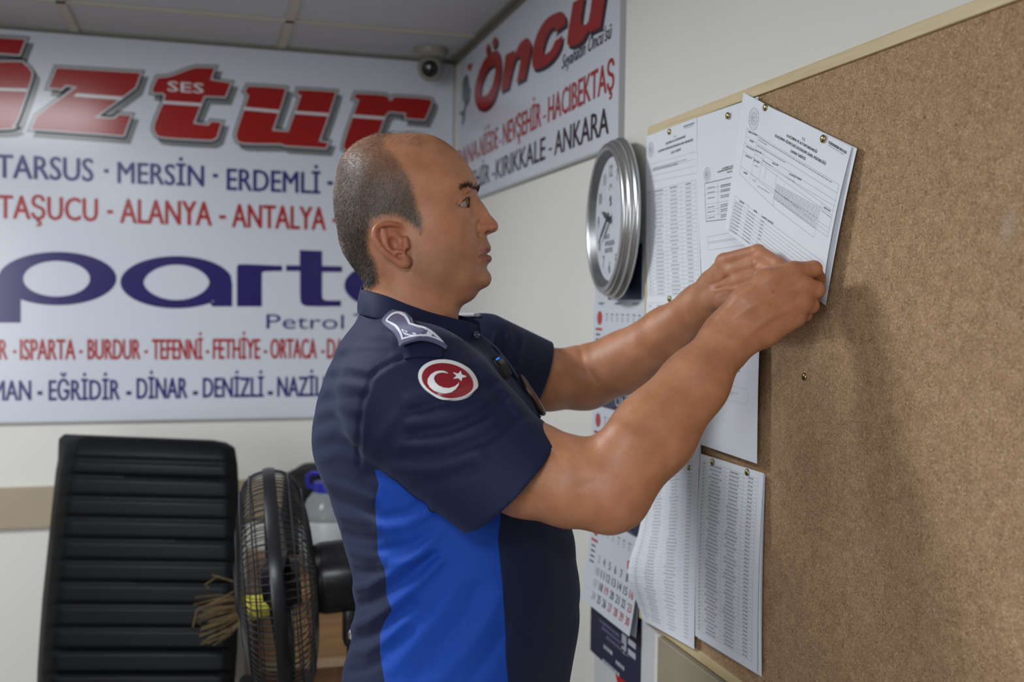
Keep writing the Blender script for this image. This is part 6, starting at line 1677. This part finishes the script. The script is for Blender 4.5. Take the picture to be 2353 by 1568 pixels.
pf = [(RF, 0.009), (0.220, 0.036), (0.198, 0.056), (0.13, 0.070), (0.055, 0.075)]; pb2 = [(RF, -0.009), (0.221, -0.032), (0.198, -0.054), (0.13, -0.070), (0.062, -0.075)]
guard(pf, 96, [(0.218, 0.0385), (0.190, 0.0585), (0.115, 0.0715)], 'front_guard'); guard(pb2, 96, [(0.218, -0.0355), (0.181, -0.0595), (0.105, -0.0715)], 'rear_guard')
MB().lathe([(RF-0.004, -0.012), (RF+0.004, -0.012), (RF+0.006, 0), (RF+0.004, 0.012), (RF-0.004, 0.012), (RF-0.004, -0.012)], 96, MF, False, False).build('guard_ring', M_fan, fan, smooth=True)
MB().lathe([(0, 0.071), (0.056, 0.071), (0.058, 0.077), (0.045, 0.082), (0, 0.083)], 40, MF).build('front_cap', M_fan, fan, smooth=True)
MB().lathe([(0, -0.045), (0.045, -0.045), (0.045, 0.015), (0.03, 0.03), (0, 0.032)], 32, MF).build('blade_hub', M_fan, fan, smooth=True)
for k in range(3):
    t0 = 2*math.pi*k/3+0.5; V = []; nr, na = 10, 8
    for i in range(nr+1):
        r = 0.04+0.168*i/nr; wid = 0.75*(0.55+0.45*math.sin(math.pi*min(1, 0.25+0.75*i/nr)))
        for j in range(na+1):
            a = t0+wid*(j/na-0.5)-0.25*i/nr; h = 0.030*(0.5-j/na)*(1-0.35*i/nr)*1.6-0.005; V.append(MF @ Vector((r*math.cos(a), r*math.sin(a), h)))
    o = mesh_obj('blade', V, [(i*(na+1)+j, i*(na+1)+j+1, (i+1)*(na+1)+j+1, (i+1)*(na+1)+j) for i in range(nr) for j in range(na)], M_fan, fan, smooth=True)
    o.modifiers.new('solid', 'SOLIDIFY').thickness = 0.0025
MB().lathe([(0.045, -0.071), (0.068, -0.077), (0.072, -0.09), (0.072, -0.185), (0.067, -0.21), (0.05, -0.226), (0, -0.23)], 40, MF).build('motor_housing', M_fan, fan, smooth=True)
nk = fc_-axw*0.148; tp = nk-upw*0.075
MB().box(nk-upw*0.10, (0.05, 0.05, 0.09), None, 0.01).build('tilt_neck', M_fan, fan, smooth=True)
MB().lathe([(0, 0), (0.011, 0), (0.011, 0.010), (0, 0.012)], 16, frame_mat(nk-upw*0.115-CF*0.026, CR, CU, -CF)).build('tilt_knob', M_chr, fan, smooth=True)
px_, py_, pz_ = nk-upw*0.12
MB().tube([(px_, py_, pz_), (px_, py_, 0.02)], [0.019, 0.019], 16).build('pole', M_fan, fan, smooth=True)
MB().lathe([(0, 0), (0.19, 0), (0.195, 0.01), (0.17, 0.025), (0.05, 0.035), (0.03, 0.09), (0, 0.09)], 40, Matrix.Translation((px_, py_, 0))).build('base', M_fan, fan, smooth=True)
for s_ in ((0.0, -0.262), (0.006, -0.285)):
    pass
MB().box(MF @ Vector((0, -RF-0.004, 0)), (0.02, 0.03, 0.034), None, 0.004).build('ring_clip', M_fan, fan)

# ------------------------------------------------------------------ things worn on the shirt front
M_dev = mat('device_black', (0.008, 0.008, 0.009), 0.35)
def oriented(px0, px1, Z, nrm):
    a, b = P(*px0, Z), P(*px1, Z); d = b-a; L = np.linalg.norm(d); d /= L; n = np.array(nrm, float); n -= d*(n@d); n /= np.linalg.norm(n); s_ = np.cross(d, n); c = (a+b)/2
    w = [v@C3 for v in (s_, d, n)]; return c2w(c[None])[0], w, L
c, (sx, dx_, nx), L = oriented((1136, 823), (1163, 868), 1.232+DZ, (0.62, 0.38, -0.70))
Rd = Matrix((sx, dx_, nx)).transposed()
dev = empty('body_camera', c, 'small black clip-on body camera with a blue light on the shirt front', 'body camera')
MB().box(c, (0.020, L*1.05, 0.013), Rd, 0.003, 3).build('body', M_dev, dev, smooth=True)
for k in range(9):
    MB().box(c+dx_*(L*(-0.02+0.055*k))+nx*0.0068, (0.015, 0.0011, 0.0015), Rd).build('grip_rib', M_dev, dev)
MB().lathe([(0.0042, 0.006), (0.0045, 0.0078), (0.003, 0.0085), (0, 0.0085)], 20, frame_mat(c-dx_*L*0.2, sx, dx_, nx)).build('button', mat('device_grey', (0.09, 0.09, 0.10), 0.2), dev, smooth=True)
MB().box(c-dx_*L*0.40+nx*0.0066-sx*0.002, (0.007, 0.0022, 0.0012), Rd).build('blue_light', mat('blue_led', (0.02, 0.08, 0.5), 0.3, emis=((0.01, 0.12, 1.0), 1.6)), dev)
MB().box(c-nx*0.009, (0.012, L*0.8, 0.006), Rd, 0.002).build('clip', M_dev, dev)
c, (sx, dx_, nx), L = oriented((1194, 864), (1250, 954), 1.275+DZ, (0.85, 0.50, -0.10))
bad = empty('chest_badge', c, 'dark oval badge with a metal rim seen edge-on on the far side of the chest', 'badge')
Mbd = frame_mat(c, sx*0.8, dx_*1.1, nx)
MB().lathe([(0, -0.003), (0.029, -0.003), (0.0305, 0), (0.030, 0.0025), (0, 0.0045)], 40, Mbd).build('leather_backing', M_dev, bad, smooth=True)
MB().lathe([(0.0275, 0.0025), (0.029, 0.0035), (0.0295, 0.0028), (0.029, 0.002)], 40, Mbd, False, False).build('metal_rim', mat('rim_metal', (0.25, 0.25, 0.22), 0.3, metal=1.0), bad, smooth=True)
